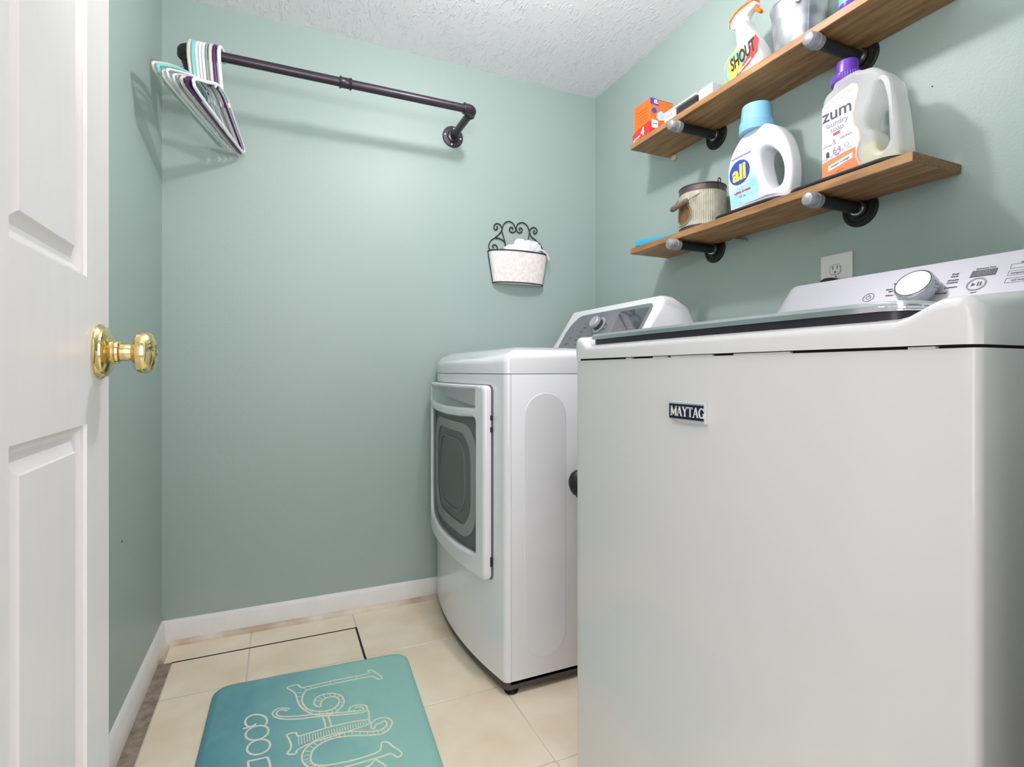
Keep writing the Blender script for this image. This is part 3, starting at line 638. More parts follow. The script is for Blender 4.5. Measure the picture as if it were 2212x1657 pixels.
# corrugated bucket
BX, BY, BR = 1.300, 1.356, .0745
t = thing('corrugated_bucket', 'small corrugated metal bucket with brown rims, oval plaque and wooden grip on the lower shelf', 'bucket', (BX, BY, ZL1))
bm = bmesh.new(); n = 504; rg = []
for z in (ZL1+.014, ZL1+.128): rg.append([bm.verts.new((BX+(BR+.0007*math.cos(84*2*PI*i/n))*math.cos(2*PI*i/n), BY+(BR+.0007*math.cos(84*2*PI*i/n))*math.sin(2*PI*i/n), z)) for i in range(n)])
for i in range(n): bm.faces.new((rg[0][i], rg[0][(i+1) % n], rg[1][(i+1) % n], rg[1][i]))
fin('corrugated_side', bm, 'corr', t, sm=70)
bm = bmesh.new(); lathe(bm, [(0, ZL1+.128), (BR-.003, ZL1+.13), (BR-.003, ZL1+.148), (BR, ZL1+.1495), (BR+.002, ZL1+.148), (BR+.002, ZL1+.146), (BR, ZL1+.144), (BR, ZL1+.128), (BR+.0015, ZL1+.127), (BR-.001, ZL1+.125)], (BX, BY, 0), 'Z', 48); fin('top_band', bm, 'rustmetal', t, sm=35)
bm = bmesh.new(); lathe(bm, [(0, ZL1), (BR+.0015, ZL1), (BR+.0015, ZL1+.002), (BR, ZL1+.004), (BR, ZL1+.013), (BR+.0015, ZL1+.014), (BR-.001, ZL1+.016)], (BX, BY, 0), 'Z', 48); fin('base_band', bm, 'rustmetal', t, sm=35)
# oval plaque curved on the side (faces the room, towards -X)
def onside(u, z, r): a = PI+.22+u/BR; return Vector((BX+r*math.cos(a), BY+r*math.sin(a), z))   # u>0 turns towards -Y
pu, pz = -.026, ZL1+.056
bm = bmesh.new(); rows_ = []
for k in range(6):
    f = (5-k)/5; rows_.append([bm.verts.new(onside(pu+.037*f*math.cos(a), pz+.033*f*math.sin(a), BR+.0030)) for a in [2*PI*i/32 for i in range(32)]] if f > 0 else [bm.verts.new(onside(pu, pz, BR+.0030))])
for a, b in zip(rows_, rows_[1:]):
    for i in range(32):
        if len(b) == 1: bm.faces.new((a[i], a[(i+1) % 32], b[0]))
        else: bm.faces.new((a[i], a[(i+1) % 32], b[(i+1) % 32], b[i]))
pq = fin('plaque', bm, 'plaque', t)
bm = bmesh.new(); tube(bm, [onside(pu+.039*math.cos(a), pz+.035*math.sin(a), BR+.0032) for a in [2*PI*i/40 for i in range(40)]], .0016, 6, True)
tube(bm, [onside(pu+.034*math.cos(a), pz+.030*math.sin(a), BR+.0036) for a in [2*PI*i/40 for i in range(40)]], .0009, 6, True); fin('plaque_rim', bm, 'plaquerim', pq)
# ears and bail
for s in (-1, 1):
    bm = bmesh.new(); yy = BY+s*(BR+.003); xx = BX+(.0 if s > 0 else .0)
    ringpts = [(xx-.004+.006*math.cos(a), yy, ZL1+.153+.007*math.sin(a)) for a in [2*PI*i/14 for i in range(14)]]
    tube(bm, ringpts, .0022, 6, True); tube(bm, [(xx-.004, yy, ZL1+.146), (xx-.004, yy-s*.001, ZL1+.130)], .004, 8, flat=.5); fin('ear', bm, 'rustmetal', t)
bail = catmull([(BX-.004, BY-BR-.003, ZL1+.149), (BX-.030, BY-BR+.010, ZL1+.136), (BX-.060, BY-.045, ZL1+.112), (BX-.078, BY-.026, ZL1+.098), (BX-.088, BY-.012, ZL1+.088), (BX-.094, BY+.010, ZL1+.082), (BX-.096, BY+.036, ZL1+.077), (BX-.088, BY+.056, ZL1+.085), (BX-.060, BY+.070, ZL1+.104), (BX-.030, BY+BR+.006, ZL1+.130), (BX-.004, BY+BR+.003, ZL1+.149)], 6)
bm = bmesh.new(); tube(bm, bail, .0011, 6); fin('bail_handle', bm, 'wire', t)
ga, gb = Vector((BX-.085, BY-.022, ZL1+.094)), Vector((BX-.0965, BY+.044, ZL1+.077)); dr = (gb-ga).normalized()
gm = dr.to_track_quat('Z', 'Y').to_matrix().to_4x4()
bm = bmesh.new(); Lg = (gb-ga).length
lathe(bm, [(0, 0), (.0065, 0), (0.0097, 0.0037), (0.0091, 0.0171), (0.0078, 0.0195), (0.0099, 0.0220), (0.0099, 0.0244), (0.0078, 0.0268), (0.0101, 0.0293), (0.0101, 0.0329), (0.0078, 0.0354), (0.0096, 0.0378), (0.0096, 0.0415), (0.0072, 0.0451), (0.0094, 0.0500), (0.0094, 0.0610), (.005, Lg), (0, Lg)], ga, mtx=gm, n=16)
fin('wooden_grip', bm, 'woodgrip', t, sm=35)
# flat teal box
bm = bmesh.new(); bx(bm, -.055, .055, -.095, .095, 0, .021, .001)
bm.transform(Matrix.Translation((1.292, 1.528, ZL1)) @ Matrix.Rotation(.34, 4, 'Z'))
tag(fin('teal_box', bm, 'teal'), 'flat teal blue box lying at the left end of the lower shelf', 'box')

# ------------------------------------------------------------------ things on the upper shelf
# orange box
t = thing('orange_box', 'orange and red carton with blue print standing at the left end of the upper shelf', 'carton', (1.28, 1.59, ZU1))
X0, X1, Yn, Yf, ZT_ = 1.230, 1.336, 1.541, 1.634, 1.943
box('carton', X0, X1, Yn, Yf, ZU1, ZT_-.004, 'boxorange', t, bev=.001, seg=1)
bm = bmesh.new(); prism(bm, [(X0-.006, 0), (X0, 0), (X0, .052), (X0-.001, .052)], 0, 0); bm.free()
mx, my = faceX((X0, 1.634, ZU1)), faceY((X0, Yn, ZU1))
flat('red_panel', [(-.004, 0), (.093, 0), (.093, .052), (.030, .045), (0, .036), (-.004, .030)], mx, 'boxred', t, z=.0045, t=.0045)
flat('top_edge', [(0, .138-.004), (.093, .134), (.093, .137), (0, .137)], mx, 'boxorange', t, z=.0004)
flat('red_panel', [(0, 0), (.106, 0), (.106, .040), (.05, .045), (0, .048)], my, 'boxred', t, z=.0008)
flat('blue_panel', [(0, .116), (.040, .112), (.028, .137), (0, .137)], my, 'boxblue', t, z=.0010)
flat('blue_oval', disc(.011, .010, 24, (.018, .093)), my, 'logoblue', t, z=.0010)
flat('white_burst', [(.03, .083), (.05, .098), (.068, .086), (.064, .064), (.040, .060), (.028, .068)], my, 'sky', t, z=.0010)
flat('white_label', [(.006, .030), (.036, .030), (.034, .058), (.006, .060)], my, 'labelw', t, z=.0012)
text('print', '4', .040, mx @ Matrix.Translation((.055, .026, .0048)), 'labelw', t, bold=.001)
text('print', 'ACTION', .011, mx @ Matrix.Translation((.020, .014, .0048)) @ Matrix.Rotation(.2, 4, 'Z'), 'labelw', t, bold=.0003)
text('print', 'EL', .018, my @ Matrix.Translation((.026, .125, .0012)), 'labelw', t, bold=.0005)
text('print', 'pods', .010, my @ Matrix.Translation((.021, .046, .0014)), 'ink', t)
bm = bmesh.new()
for k in range(4): prism(bm, [(.018, .070+.012*k), (.075, .070+.012*k), (.075, .0715+.012*k), (.018, .0715+.012*k)], 0, .0005, mx)
fin('text_lines', bm, 'boxred', t, sm=0)
bm = bmesh.new(); bx(bm, X0+.008, X1+.002, Yn+.003, Yf, ZT_-.005, ZT_-.001)
fin('lid_flap', bm, 'boxdark', t)
# dark carton with white lid
t = thing('white_packet', 'low white packet with dark sides right of the orange carton on the upper shelf', 'packet', (1.29, 1.385, ZU1))
box('dark_side', 1.238, 1.345, 1.316, 1.44, ZU1, ZU1+.036, 'boxdark', t, bev=.001, seg=1)
box('white_end', 1.228, 1.300, 1.412, 1.462, ZU1, ZU1+.044, 'labelw', t, bev=.001, seg=1)
bm = bmesh.new(); bx(bm, 1.230, 1.352, 1.312, 1.463, 0, .006, .001, 1)
bm.transform(Matrix.Translation((0, 0, ZU1+.0385))); fin('white_lid', bm, 'labelw', t)
text('print', 'fresh', .017, faceX((1.228, 1.437, ZU1+.024)), 'purpletxt', t, bold=.0002)
t = thing('blue_white_box', 'little pale blue and white box between the white packet and the spray bottle', 'box', (1.29, 1.27, ZU1))
box('box', 1.232, 1.315, 1.243, 1.302, ZU1, ZU1+.044, 'sky', t, bev=.001, seg=1)
flat('white_face', [(.002, 0), (.055, 0), (.055, .043), (.002, .041)], faceX((1.232, 1.302, ZU1)), 'labelw', t)
text('print', '20', .018, faceX((1.2315, 1.268, ZU1+.026)), 'inkgrey', t)
# spray bottle
t = thing('spray_bottle', 'white stain remover spray bottle with orange trigger and ringed colourful label', 'spray bottle', (1.27, 1.13, ZU1))
ys = 1.21; mS = faceX((1.240, ys, ZU1))
SP = [(.012, 0), (.002, .030), (.004, .062), (.014, .082), (.034, .098), (.048, .110), (.046, .128), (.044, .150), (.042, .168), (.044, .180), (.072, .180), (.078, .160), (.092, .140), (.108, .112), (.124, .080), (.135, .045), (.138, .018), (.134, 0)]
so = [tuple(v)[:2] for v in catmull([(a, b, 0) for a, b in SP], 4)]
shape2d('bottle_body', [so], .060, .013, mS, 'jugw', t, sm=60)
bm = bmesh.new(); lathe(bm, [(0, ZU1+.172), (.0155, ZU1+.172), (.0160, ZU1+.180), (.0150, ZU1+.194), (0, ZU1+.194)], (1.270, ys-.058, 0), 'Z', 24); fin('collar', bm, 'jugw', t, sm=35)
hd = [(.012, .190), (.016, .205), (.030, .216), (.055, .222), (.098, .220), (.100, .204), (.078, .198), (.068, .188), (.046, .188), (.038, .180), (.024, .178)]
shape2d('spray_head', [[tuple(v)[:2] for v in catmull([(a, b, 0) for a, b in hd], 4, True)]], .030, .008, faceX((1.255, ys, ZU1)), 'jugw', t, sm=60)
sh_ = [(.010, .190), (.013, .208), (.026, .222), (.055, .230), (.098, .228), (.100, .219), (.055, .221), (.030, .214), (.017, .202)]
shape2d('shroud', [sh_], .034, .005, faceX((1.253, ys, ZU1)), 'trigger', t, sm=60)
tg = [(.072, .208), (.086, .206), (.094, .196), (.108, .180), (.116, .178), (.117, .185), (.106, .200), (.098, .214), (.076, .216)]
shape2d('trigger', [[tuple(v)[:2] for v in catmull([(a, b, 0) for a, b in tg], 3, True)]], .016, .004, faceX((1.262, ys, ZU1)), 'trigger', t, sm=60)
cx0 = (.046, .046)
def clip(poly): return [(max(x, .008), max(y, .004)) for x, y in poly]
lb = None
for k, (r1, r2, mt) in enumerate(((.044, .049, 'ringorange'), (.038, .043, 'ringblue'), (.028, .033, 'ringgreen'), (.021, .025, 'yellow'))):
    o = flat('label_ring' if k else 'label', clip(disc(r1, r2, 40, cx0)), mS, mt, t if k == 0 else lb, z=.0006+.0003*k, t=.0004)
    lb = lb or o
flat('red_arrow', [(.048, .014), (.098, .030), (.128, .052), (.134, .084), (.122, .104), (.104, .078), (.100, .062), (.078, .040)], mS, 'boxred', lb, z=.0018, t=.0005)
text('logo_text', 'SHOUT', .054, mS @ Matrix.Translation((.076, .066, .0024)) @ Matrix.Rotation(.26, 4, 'Z'), 'rubber', lb, bold=.0014, shear=.2, xs=.50)
text('print', 'triple-acting', .0125, mS @ Matrix.Translation((.084, .034, .0021)) @ Matrix.Rotation(.42, 4, 'Z'), 'labelw', lb, bold=.0003, shear=.2, xs=.85)
# galvanised bucket and its roll
gx, gy = 1.314, 1.008
t = thing('galvanised_bucket', 'shiny galvanised pail with wire handle on the upper shelf', 'bucket', (gx, gy, ZU1))
bm = bmesh.new(); lathe(bm, [(0, ZU1), (.056, ZU1), (.0575, ZU1+.002), (.0665, ZU1+.108), (.0672, ZU1+.110), (.0668, ZU1+.112), (.0705, ZU1+.148), (.0730, ZU1+.150), (.0730, ZU1+.153), (.0705, ZU1+.154), (.0690, ZU1+.151), (.0560, ZU1+.010), (0, ZU1+.010)], (gx, gy, 0), 'Z', 48); fin('pail_body', bm, 'galv', t, sm=35)
bm = bmesh.new(); a = PI+1.0
tube(bm, [(gx+.058*math.cos(a), gy+.058*math.sin(a), ZU1), (gx+.0718*math.cos(a), gy+.0718*math.sin(a), ZU1+.148)], .0012, 5); fin('seam', bm, 'galv', t)
for a in (PI+.62, .62):
    bm = bmesh.new(); c = Vector((gx+.072*math.cos(a), gy+.072*math.sin(a), ZU1+.132)); lathe(bm, [(0, 0), (.010, 0), (.010, .002), (.004, .003), (.004, .006), (0, .006)], c, mtx=Vector((math.cos(a), math.sin(a), 0)).to_track_quat('Z', 'Y').to_matrix().to_4x4(), n=16); fin('ear', bm, 'galv', t, sm=35)
a = PI+.62; d1 = Vector((math.cos(a), math.sin(a), 0)); pp = Vector((-math.sin(a), math.cos(a), 0))
bm = bmesh.new(); P = []
for k in range(25):
    q = PI*k/24; P.append(Vector((gx, gy, ZU1+.134))+d1*(.077*math.cos(q))+Vector((0, 0, .035*math.sin(q)))+pp*(.055*math.sin(q)))
tube(bm, P, .0018, 6); fin('wire_handle', bm, 'galv', t)
bm = bmesh.new(); lathe(bm, [(.008, 0), (.0275, 0), (.0275, .245), (.008, .245), (.008, 0)], (gx-.006, gy-.010, ZU1+.0105), 'Z', 28)
bm.transform(Matrix.Translation((0, 0, 0)))
tag(fin('paper_roll', bm, 'labelw', sm=35), 'white paper roll standing inside the galvanised pail', 'roll')
bm = bmesh.new(); lathe(bm, [(0, ZU1), (.024, ZU1), (.026, ZU1+.004), (.026, ZU1+.085), (.020, ZU1+.10), (.011, ZU1+.106), (.011, ZU1+.120), (0, ZU1+.120)], (1.262, .828, 0), 'Z', 28)
t = thing('purple_bottle', 'blue-purple bottle on the upper shelf cut off by the top of the picture', 'bottle', (1.262, .828, ZU1))
fin('bottle_body', bm, 'cappurple', t, sm=35)
bm = bmesh.new(); lathe(bm, [(.0263, ZU1+.026), (.0265, ZU1+.028), (.0265, ZU1+.08), (.0263, ZU1+.082)], (1.262, .828, 0), 'Z', 28); fin('label', bm, 'ringblue', t, sm=35)

# ------------------------------------------------------------------ outlet and plug
t = thing('wall_outlet', 'white duplex outlet plate on the right wall above the washer', 'outlet', (R, .952, 1.2))
oy0, oy1 = .908, .997
box('cover_plate', R-.006, R, oy0, oy1, 1.146, 1.268, 'plate', t, bev=.002)
mo = faceX((R-.006, .9525, 1.2065))
for s in (1, -1):
    c = (-.002, s*.0195)
    P = [(c[0]+.016*math.cos(a)*(1), c[1]+max(-.0135, min(.0135, .0175*math.sin(a)))) for a in [2*PI*i/40 for i in range(40)]]
    bm = bmesh.new(); prism(bm, P, 0, .0012, mo); sk = fin('socket', bm, 'plate', t, sm=0)
    bm = bmesh.new(); tube(bm, [mo @ Vector((x, y, .0011)) for x, y in P], .0006, 4, True); fin('socket_edge', bm, 'inkgrey', sk)
    bm = bmesh.new()
    for x in (-.0065, .0065): prism(bm, [(c[0]+x-.0011, c[1]+.001), (c[0]+x+.0011, c[1]+.001), (c[0]+x+.0011, c[1]+.010), (c[0]+x-.0011, c[1]+.010)], .001, .0015, mo)
    prism(bm, disc(.0026, .0026, 14, (c[0], c[1]-.007)), .001, .0015, mo); fin('slots', bm, 'ink', sk, sm=0)
bm = bmesh.new(); prism(bm, disc(.0024, n=14), 0, .001, mo); fin('screw', bm, 'inkgrey', t)
t = thing('power_plug', 'black power plug in the lower socket behind the washer panel', 'plug', (R-.008, .962, 1.187))
bm = bmesh.new(); prism(bm, [(-.022, -.016), (.022, -.016), (.024, .004), (.020, .013), (.006, .016), (-.014, .015), (-.023, .006)], 0, .026, faceX((R-.0075, .962, 1.187))); bmesh.ops.bevel(bm, geom=bm.edges[:], offset=.004, segments=2, affect='EDGES')
fin('plug_body', bm, 'rubber', t)
bm = bmesh.new(); tube(bm, catmull([(R-.025, .962, 1.176), (R-.032, .962, 1.14), (R-.030, .968, 1.05), (R-.025, .97, .9)], 5), .0045, 8); fin('cord', bm, 'rubber', t)

# ------------------------------------------------------------------ appliances
def rings_deck(name, outline, cx, cy, z0, hf, r, mt, parent, inner=10, sm=50):
    """outline [(x,y)], straight side from z0 up to hf-r, rounded edge r, crowned top following hf(x,y)"""
    bm = bmesh.new(); hx = max(abs(x-cx) for x, y in outline); hy = max(abs(y-cy) for x, y in outline); rings = []
    def ins(p, d): return (cx+(p[0]-cx)*(1-d/hx), cy+(p[1]-cy)*(1-d/hy))
    rings.append([bm.verts.new((p[0], p[1], z0)) for p in outline])
    for k in range(6):
        a = PI/2*k/5; d = r*(1-math.cos(a)); rings.append([bm.verts.new((*ins(p, d), hf(*ins(p, d))-r+r*math.sin(a))) for p in outline])
    m = min(hx, hy)
    for k in range(1, inner):
        d = r+(m-r)*(k/inner); rings.append([bm.verts.new((*(q := ins(p, d)), hf(*q))) for p in outline])
    for a, b in zip(rings, rings[1:]):
        n = len(a)
        for i in range(n): bm.faces.new((a[i], a[(i+1) % n], b[(i+1) % n], b[i]))
    bm.faces.new(rings[0][::-1]); c = bm.verts.new((cx, cy, hf(cx, cy))); n = len(outline)
    for i in range(n): bm.faces.new((rings[-1][i], rings[-1][(i+1) % n], c))
    return fin(name, bm, mt, parent, sm=sm)
def plan(x0, x1, y0, y1, r, bow, n=28, rb=.004, off=0):
    """plan outline, front (low x) bowed outwards by bow"""
    yc = (y0+y1)/2; hw = (y1-y0)/2
    fx = lambda y: x0-bow*(1-((y-yc)/hw)**2)
    P = []
    for k in range(7):
        a = k*PI/12; P.append((x0+r-r*math.sin(a)*1.0, y0+r-r*math.cos(a)))
    P = [(x, y) for x, y in P]
    for k in range(1, n): y = y0+r+(y1-y0-2*r)*k/n; P.append((fx(y)+bow*(1-((y0+r-yc)/hw)**2)*0, y))
    # blend the corner onto the bow
    for i in range(7): x, y = P[i]; P[i] = (x-(x0-fx(max(y, y0+r)))*(i/6), y)
    for k in range(7):
        a = PI/2-k*PI/12; x, y = (x0+r-r*math.sin(a), y1-r+r*math.cos(a)); P.append((x-(x0-fx(min(y, y1-r)))*((6-k)/6), y))
    P += [(x1-rb, y1), (x1, y1-rb), (x1, y0+rb), (x1-rb, y0)]
    out = []
    for p in P:
        if not out or (abs(p[0]-out[-1][0])+abs(p[1]-out[-1][1])) > 1e-6: out.append(p)
    return out
def vprism(bm, P, z0, z1): prism(bm, P, z0, z1)
# dryer
DX0, DX1, DY0, DY1 = .602, 1.30, 1.404, 2.134
dry = thing('clothes_dryer', 'white front-loading clothes dryer in the far corner with a glass window door', 'dryer', (.95, 1.77, 0))
bow = .042
full = plan(DX0, DX1, DY0, DY1, .016, bow)
# front shell and side cabinet with the thin seam between them
frontP = [p for p in full if p[0] < DX0+.014]
frontP = [(.6195, DY0)]+[p for p in frontP]+[(.6195, DY1)]
bm = bmesh.new(); vprism(bm, frontP, .040, .9395); fin('front_panel', bm, 'enamel', dry, sm=35)
box('side_cabinet', .6205, DX1, DY0, DY1, .040, .9395, 'enamel', dry, bev=.0010)
box('seam_shadow_gap', .619, DX1-.004, DY0+.003, DY1-.003, .03, .945, 'inkgrey', dry)  # grey block whose colour stands in for shade in the seams
bpy.data.objects['seam_shadow_gap'].name = 'seam_shade_block'
hd_ = lambda x, y: .990+.033*ss((x-.578)/.095)-.003*ss((x-.69)/.3)
rings_deck('top_deck', full, (DX0+DX1)/2, (DY0+DY1)/2, .9415, hd_, .020, 'enamel', dry, inner=16)
sidey = DY0
ob = lambda x0, x1, z0, z1, n=16: ([( (x0+x1)/2+(x1-x0)/2*math.cos(a), z1-(x1-x0)/2+(x1-x0)/2*math.sin(a)) for a in [PI*k/n for k in range(n+1)]]+[((x0+x1)/2+(x1-x0)/2*math.cos(a), z0+(x1-x0)/2+(x1-x0)/2*math.sin(a)) for a in [PI+PI*k/n for k in range(n+1)]])
shape2d('embossed_panel', [ob(.662, .802, .092, .884)], .005, .0022, faceY((0, DY0-.0018, 0)), 'enamel', dry)
base = [(x+(.006 if x < .75 else 0), max(DY0+.003, min(DY1-.003, y))) for x, y in full]
bm = bmesh.new(); vprism(bm, base, .016, .0395); fin('base_frame', bm, 'darkbase', dry, sm=35)
for x, y in ((.630, DY0+.024), (.640, DY1-.045), (1.25, DY0+.045), (1.25, DY1-.045)):
    bm = bmesh.new(); lathe(bm, [(0, .0), (.020, .0), (.021, .004), (.014, .008), (.010, .017), (0, .017)], (x, y, 0), 'Z', 18); fin('foot', bm, 'rubber', dry)
# door of the dryer, following the bow
yc = (DY0+DY1)/2; hw = (DY1-DY0)/2
fx = lambda y: DX0-bow*(1-((y-yc)/hw)**2)
def bowpoly(name, outl, d0, d1, mt, parent, bev=0, sub=24, sm=40):
    """polygon in (y,z), possibly with a hole, curved on the bow; d0 back and d1 front distance before the shell"""
    o = shape2d(name, [[( -y, z) for y, z in q] for q in outl], d1-d0, bev, Matrix.Identity(4), mt, None, sm=sm)
    me = o.data; b = bmesh.new(); b.from_mesh(me)
    ymin = min(v.co.x for v in b.verts); ymax = max(v.co.x for v in b.verts)
    for k in range(1, sub):
        xx = ymin+(ymax-ymin)*k/sub
        bmesh.ops.bisect_plane(b, geom=b.verts[:]+b.edges[:]+b.faces[:], plane_co=(xx, 0, 0), plane_no=(1, 0, 0))
    for v in b.verts:
        y = -v.co.x; z = v.co.y; dd = d1+v.co.z; v.co = Vector((fx(y)-dd, y, z))
    bmesh.ops.recalc_face_normals(b, faces=b.faces); b.to_mesh(me); b.free(); smooth(me, sm)
    o.parent = parent; o.matrix_parent_inverse = absmat(parent).inverted(); return o
def rr(y0, y1, z0, z1, r, n=6):
    P = []
    for cy_, cz_, a0 in ((y1-r, z1-r, 0), (y0+r, z1-r, PI/2), (y0+r, z0+r, PI), (y1-r, z0+r, 1.5*PI)):
        P += [(cy_+r*math.cos(a0+k*PI/2/n), cz_+r*math.sin(a0+k*PI/2/n)) for k in range(n+1)]
    return P
D0, D1_, ZD0, ZD1 = 1.468, 2.098, .319, .906
wy0, wy1, wz0, wz1 = 1.520, 2.060, .380, .800
win = [(1.524, .395), (1.524, .790), (1.528, .800), (1.545, .806), (1.65, .800), (1.78, .7975), (1.92, .800), (2.050, .806), (2.062, .795), (2.064, .50), (2.058, .43), (2.045, .400), (2.01, .386), (1.9, .378), (1.79, .376), (1.66, .378), (1.56, .384), (1.534, .388)]
hnd = [(1.516, .892), (2.074, .892), (2.072, .850), (2.05, .838), (1.92, .832), (1.78, .829), (1.65, .832), (1.535, .836), (1.520, .846)]
df = bowpoly('door', [rr(D0, D1_, ZD0, ZD1, .018), win, hnd], .002, .030, 'enamel', dry, bev=.010)
bowpoly('handle_recess', [[(1.51, .902), (2.08, .902), (2.08, .826), (1.51, .826)]], .004, .024, 'handle_glass', df)
bowpoly('door_gap', [rr(D0-.0015, D1_+.0015, ZD0-.002, ZD1+.002, .02)], -.002, .0012, 'inkgrey', df)
bowpoly('window_glass', [[(1.515, .372), (1.515, .810), (2.072, .810), (2.072, .372)]], .017, .0195, 'doorglass', df)
bowpoly('window_back', [rr(1.50, 2.085, .366, .816, .01)], .0035, .0055, 'bowl2', df)
bowpoly('window_ring', [rr(1.556, 2.036, .405, .778, .10, 10), rr(1.59, 1.99, .44, .745, .09, 10)], .0055, .012, 'bowl', df, bev=.002)
bowpoly('window_trim', [rr(1.64, 1.95, .47, .72, .08, 10), rr(1.647, 1.943, .477, .713, .076, 10)], .0055, .0095, 'silver', df)
for z0, z1 in ((.782, .796), (.746, .760), (.342, .370)):
    bm = bmesh.new(); bx(bm, fx(D0)-.010, fx(D0)-.003, D0-.0015, D0+.002, z0+.02, z1+.02); fin('latch_slot', bm, 'rubber', df)
# dryer console
def console(t, y0, y1, xb, xt, z0, zt, xback, mt, r, sidew=0):
    nx = Vector((xb-xt, 0, 0)); sec = [(xb, z0), (xt-.004*0, zt-.010), (xt+.006, zt-.002), (xt+.016, zt), (xt+.05, zt-.002), (xback-.03, zt-.03), (xback, zt-.085), (xback, z0)]
    bm = bmesh.new(); rows = []; n = len(sec)
    prof = [(0, 1)]
    K = 8
    st = []
    for k in range(K+1):
        a = PI/2*k/K; st.append((y0+r*(1-math.sin(a)), math.cos(a)))
    st = st[::-1]
    # st: y from y0 (shrunk) to y0+r (full)
    def row(y, s):   # s shrink amount 0..1 of the end rounding
        zz = zt-(zt-z0)*0
        pts = []
        for x, z in sec:
            h = (z-z0); z2 = z0+h-(r*.9*s if h > (zt-z0)*.5 else 0)*min(1, h/(zt-z0))
            pts.append(bm.verts.new((x, y, z2)))
        return pts
    ysn = [(y0+r*(1-math.sin(PI/2*k/K)), 1-math.sqrt(max(0, 1-(1-math.sin(0))**2))*0) for k in range(K+1)]
    Y = []
    for k in range(K+1):
        u = k/K; Y.append((y0+r*u, (1-math.sqrt(max(0, 1-(1-u)**2)))))
    Yr = [(y1-(y-y0), s) for y, s in Y][::-1]
    allr = Y+Yr
    rows = [row(y, s) for y, s in allr]
    for a, b in zip(rows, rows[1:]):
        for k in range(n): bm.faces.new((a[k], a[(k+1) % n], b[(k+1) % n], b[k]))
    bm.faces.new(rows[0]); bm.faces.new(rows[-1])
    return fin('console_housing', bm, mt, t, sm=28)
cz0, czt = 1.012, 1.2115
console(dry, 1.428, 2.062, 1.082, 1.200, cz0, czt, 1.335, 'plasticw', .035)
sl = Vector((1.200-1.082, 0, (czt-.010)-cz0)).normalized()
def cface(y, f, d=0):
    p = Vector((1.082, y, cz0))+sl*f; nrm = Vector((0, -1, 0)).cross(sl); return frame(p+nrm*d, (0, -1, 0), sl)
mc = cface(0, 0)
def cp(y, f): return (-y, f)
pnl = [cp(2.000, .028), cp(2.005, .118), cp(1.992, .160), cp(1.960, .196), cp(1.93, .204), cp(1.50, .206), cp(1.478, .203), cp(1.466, .192), cp(1.462, .175), cp(1.462, .028)]
pn = flat('control_panel', pnl, mc, 'greypanel', dry, z=.0016, t=.0014)
flat('display', [cp(1.642, .050), cp(1.652, .189), cp(1.482, .188), cp(1.478, .050)], mc, 'display', dry, z=.0024, t=.0008)
kb = Vector(mc @ Vector((-1.757, .138, 0))); km = frame(kb, (0, -1, 0), sl)
bm = bmesh.new(); lathe(bm, [(0, .0016), (.036, .0016), (.036, .003), (.030, .004), (.029, .0025), (0, .0025)], (0, 0, 0), mtx=km, n=32); bm2 = bm; fin('dial_ring', bm, 'silver', dry, sm=30)
bm = bmesh.new(); lathe(bm, [(.024, .003), (.024, .020), (.023, .021)], (0, 0, 0), mtx=km, n=32); kn = fin('dial', bm, 'ink', dry, sm=30)
bm = bmesh.new(); lathe(bm, [(.0245, .018), (.0245, .030), (.022, .033), (.016, .032), (0, .0315)], (0, 0, 0), mtx=km, n=32); fin('dial_face', bm, 'silver', kn, sm=30)
for s, y, f in (('Normal', 1.86, .135), ('Bulky', 1.87, .115), ('Sheets', 1.875, .095), ('Towels', 1.875, .075), ('Delicates', 1.865, .055), ('Timed Dry', 1.725, .14), ('Cool Down', 1.72, .115), ('Damp Dry', 1.715, .09), ('Quick', 1.71, .065), ('power', 1.945, .06), ('start', 1.94, .09)):
    text('print', s, .0085, mc @ Matrix.Translation((-y, f, .0018)), 'ink', pn, extrude=.0002)
bm = bmesh.new()
for k in range(6): prism(bm, [(-1.60+(k % 3)*.03, .06+.045*(k//3)), (-1.585+(k % 3)*.03, .06+.045*(k//3)), (-1.585+(k % 3)*.03, .063+.045*(k//3)), (-1.60+(k % 3)*.03, .063+.045*(k//3))], .0022, .0026, mc)
fin('display_marks', bm, 'inkgrey', pn, sm=0)
# black hose end in the gap
bm = bmesh.new(); tube(bm, catmull([(.838, 1.345, .628), (.845, 1.345, .630), (.862, 1.345, .625), (.876, 1.343, .60), (.879, 1.34, .57), (.872, 1.34, .50), (.90, 1.33, .30), (1.0, 1.32, .05), (1.05, 1.32, .022)], 5), [.012, .018, .021]+[.022]*6+[.020]*6+[.014]*26, 12)
bm.free()
bm = bmesh.new(); P = catmull([(.822, 1.352, .642), (.812, 1.352, .632), (.808, 1.352, .612), (.815, 1.350, .590), (.832, 1.348, .568), (.90, 1.346, .50), (.93, 1.34, .25), (1.0, 1.33, .030), (1.2, 1.33, .018)], 5)
tube(bm, P, [.016+.008*math.sin(min(1, i/16)*PI) if i < 16 else .014 for i in range(len(P))], 14)
tag(fin('rubber_hose', bm, 'rubber', sm=60), 'black rubber hose end showing in the gap between washer and dryer', 'hose')

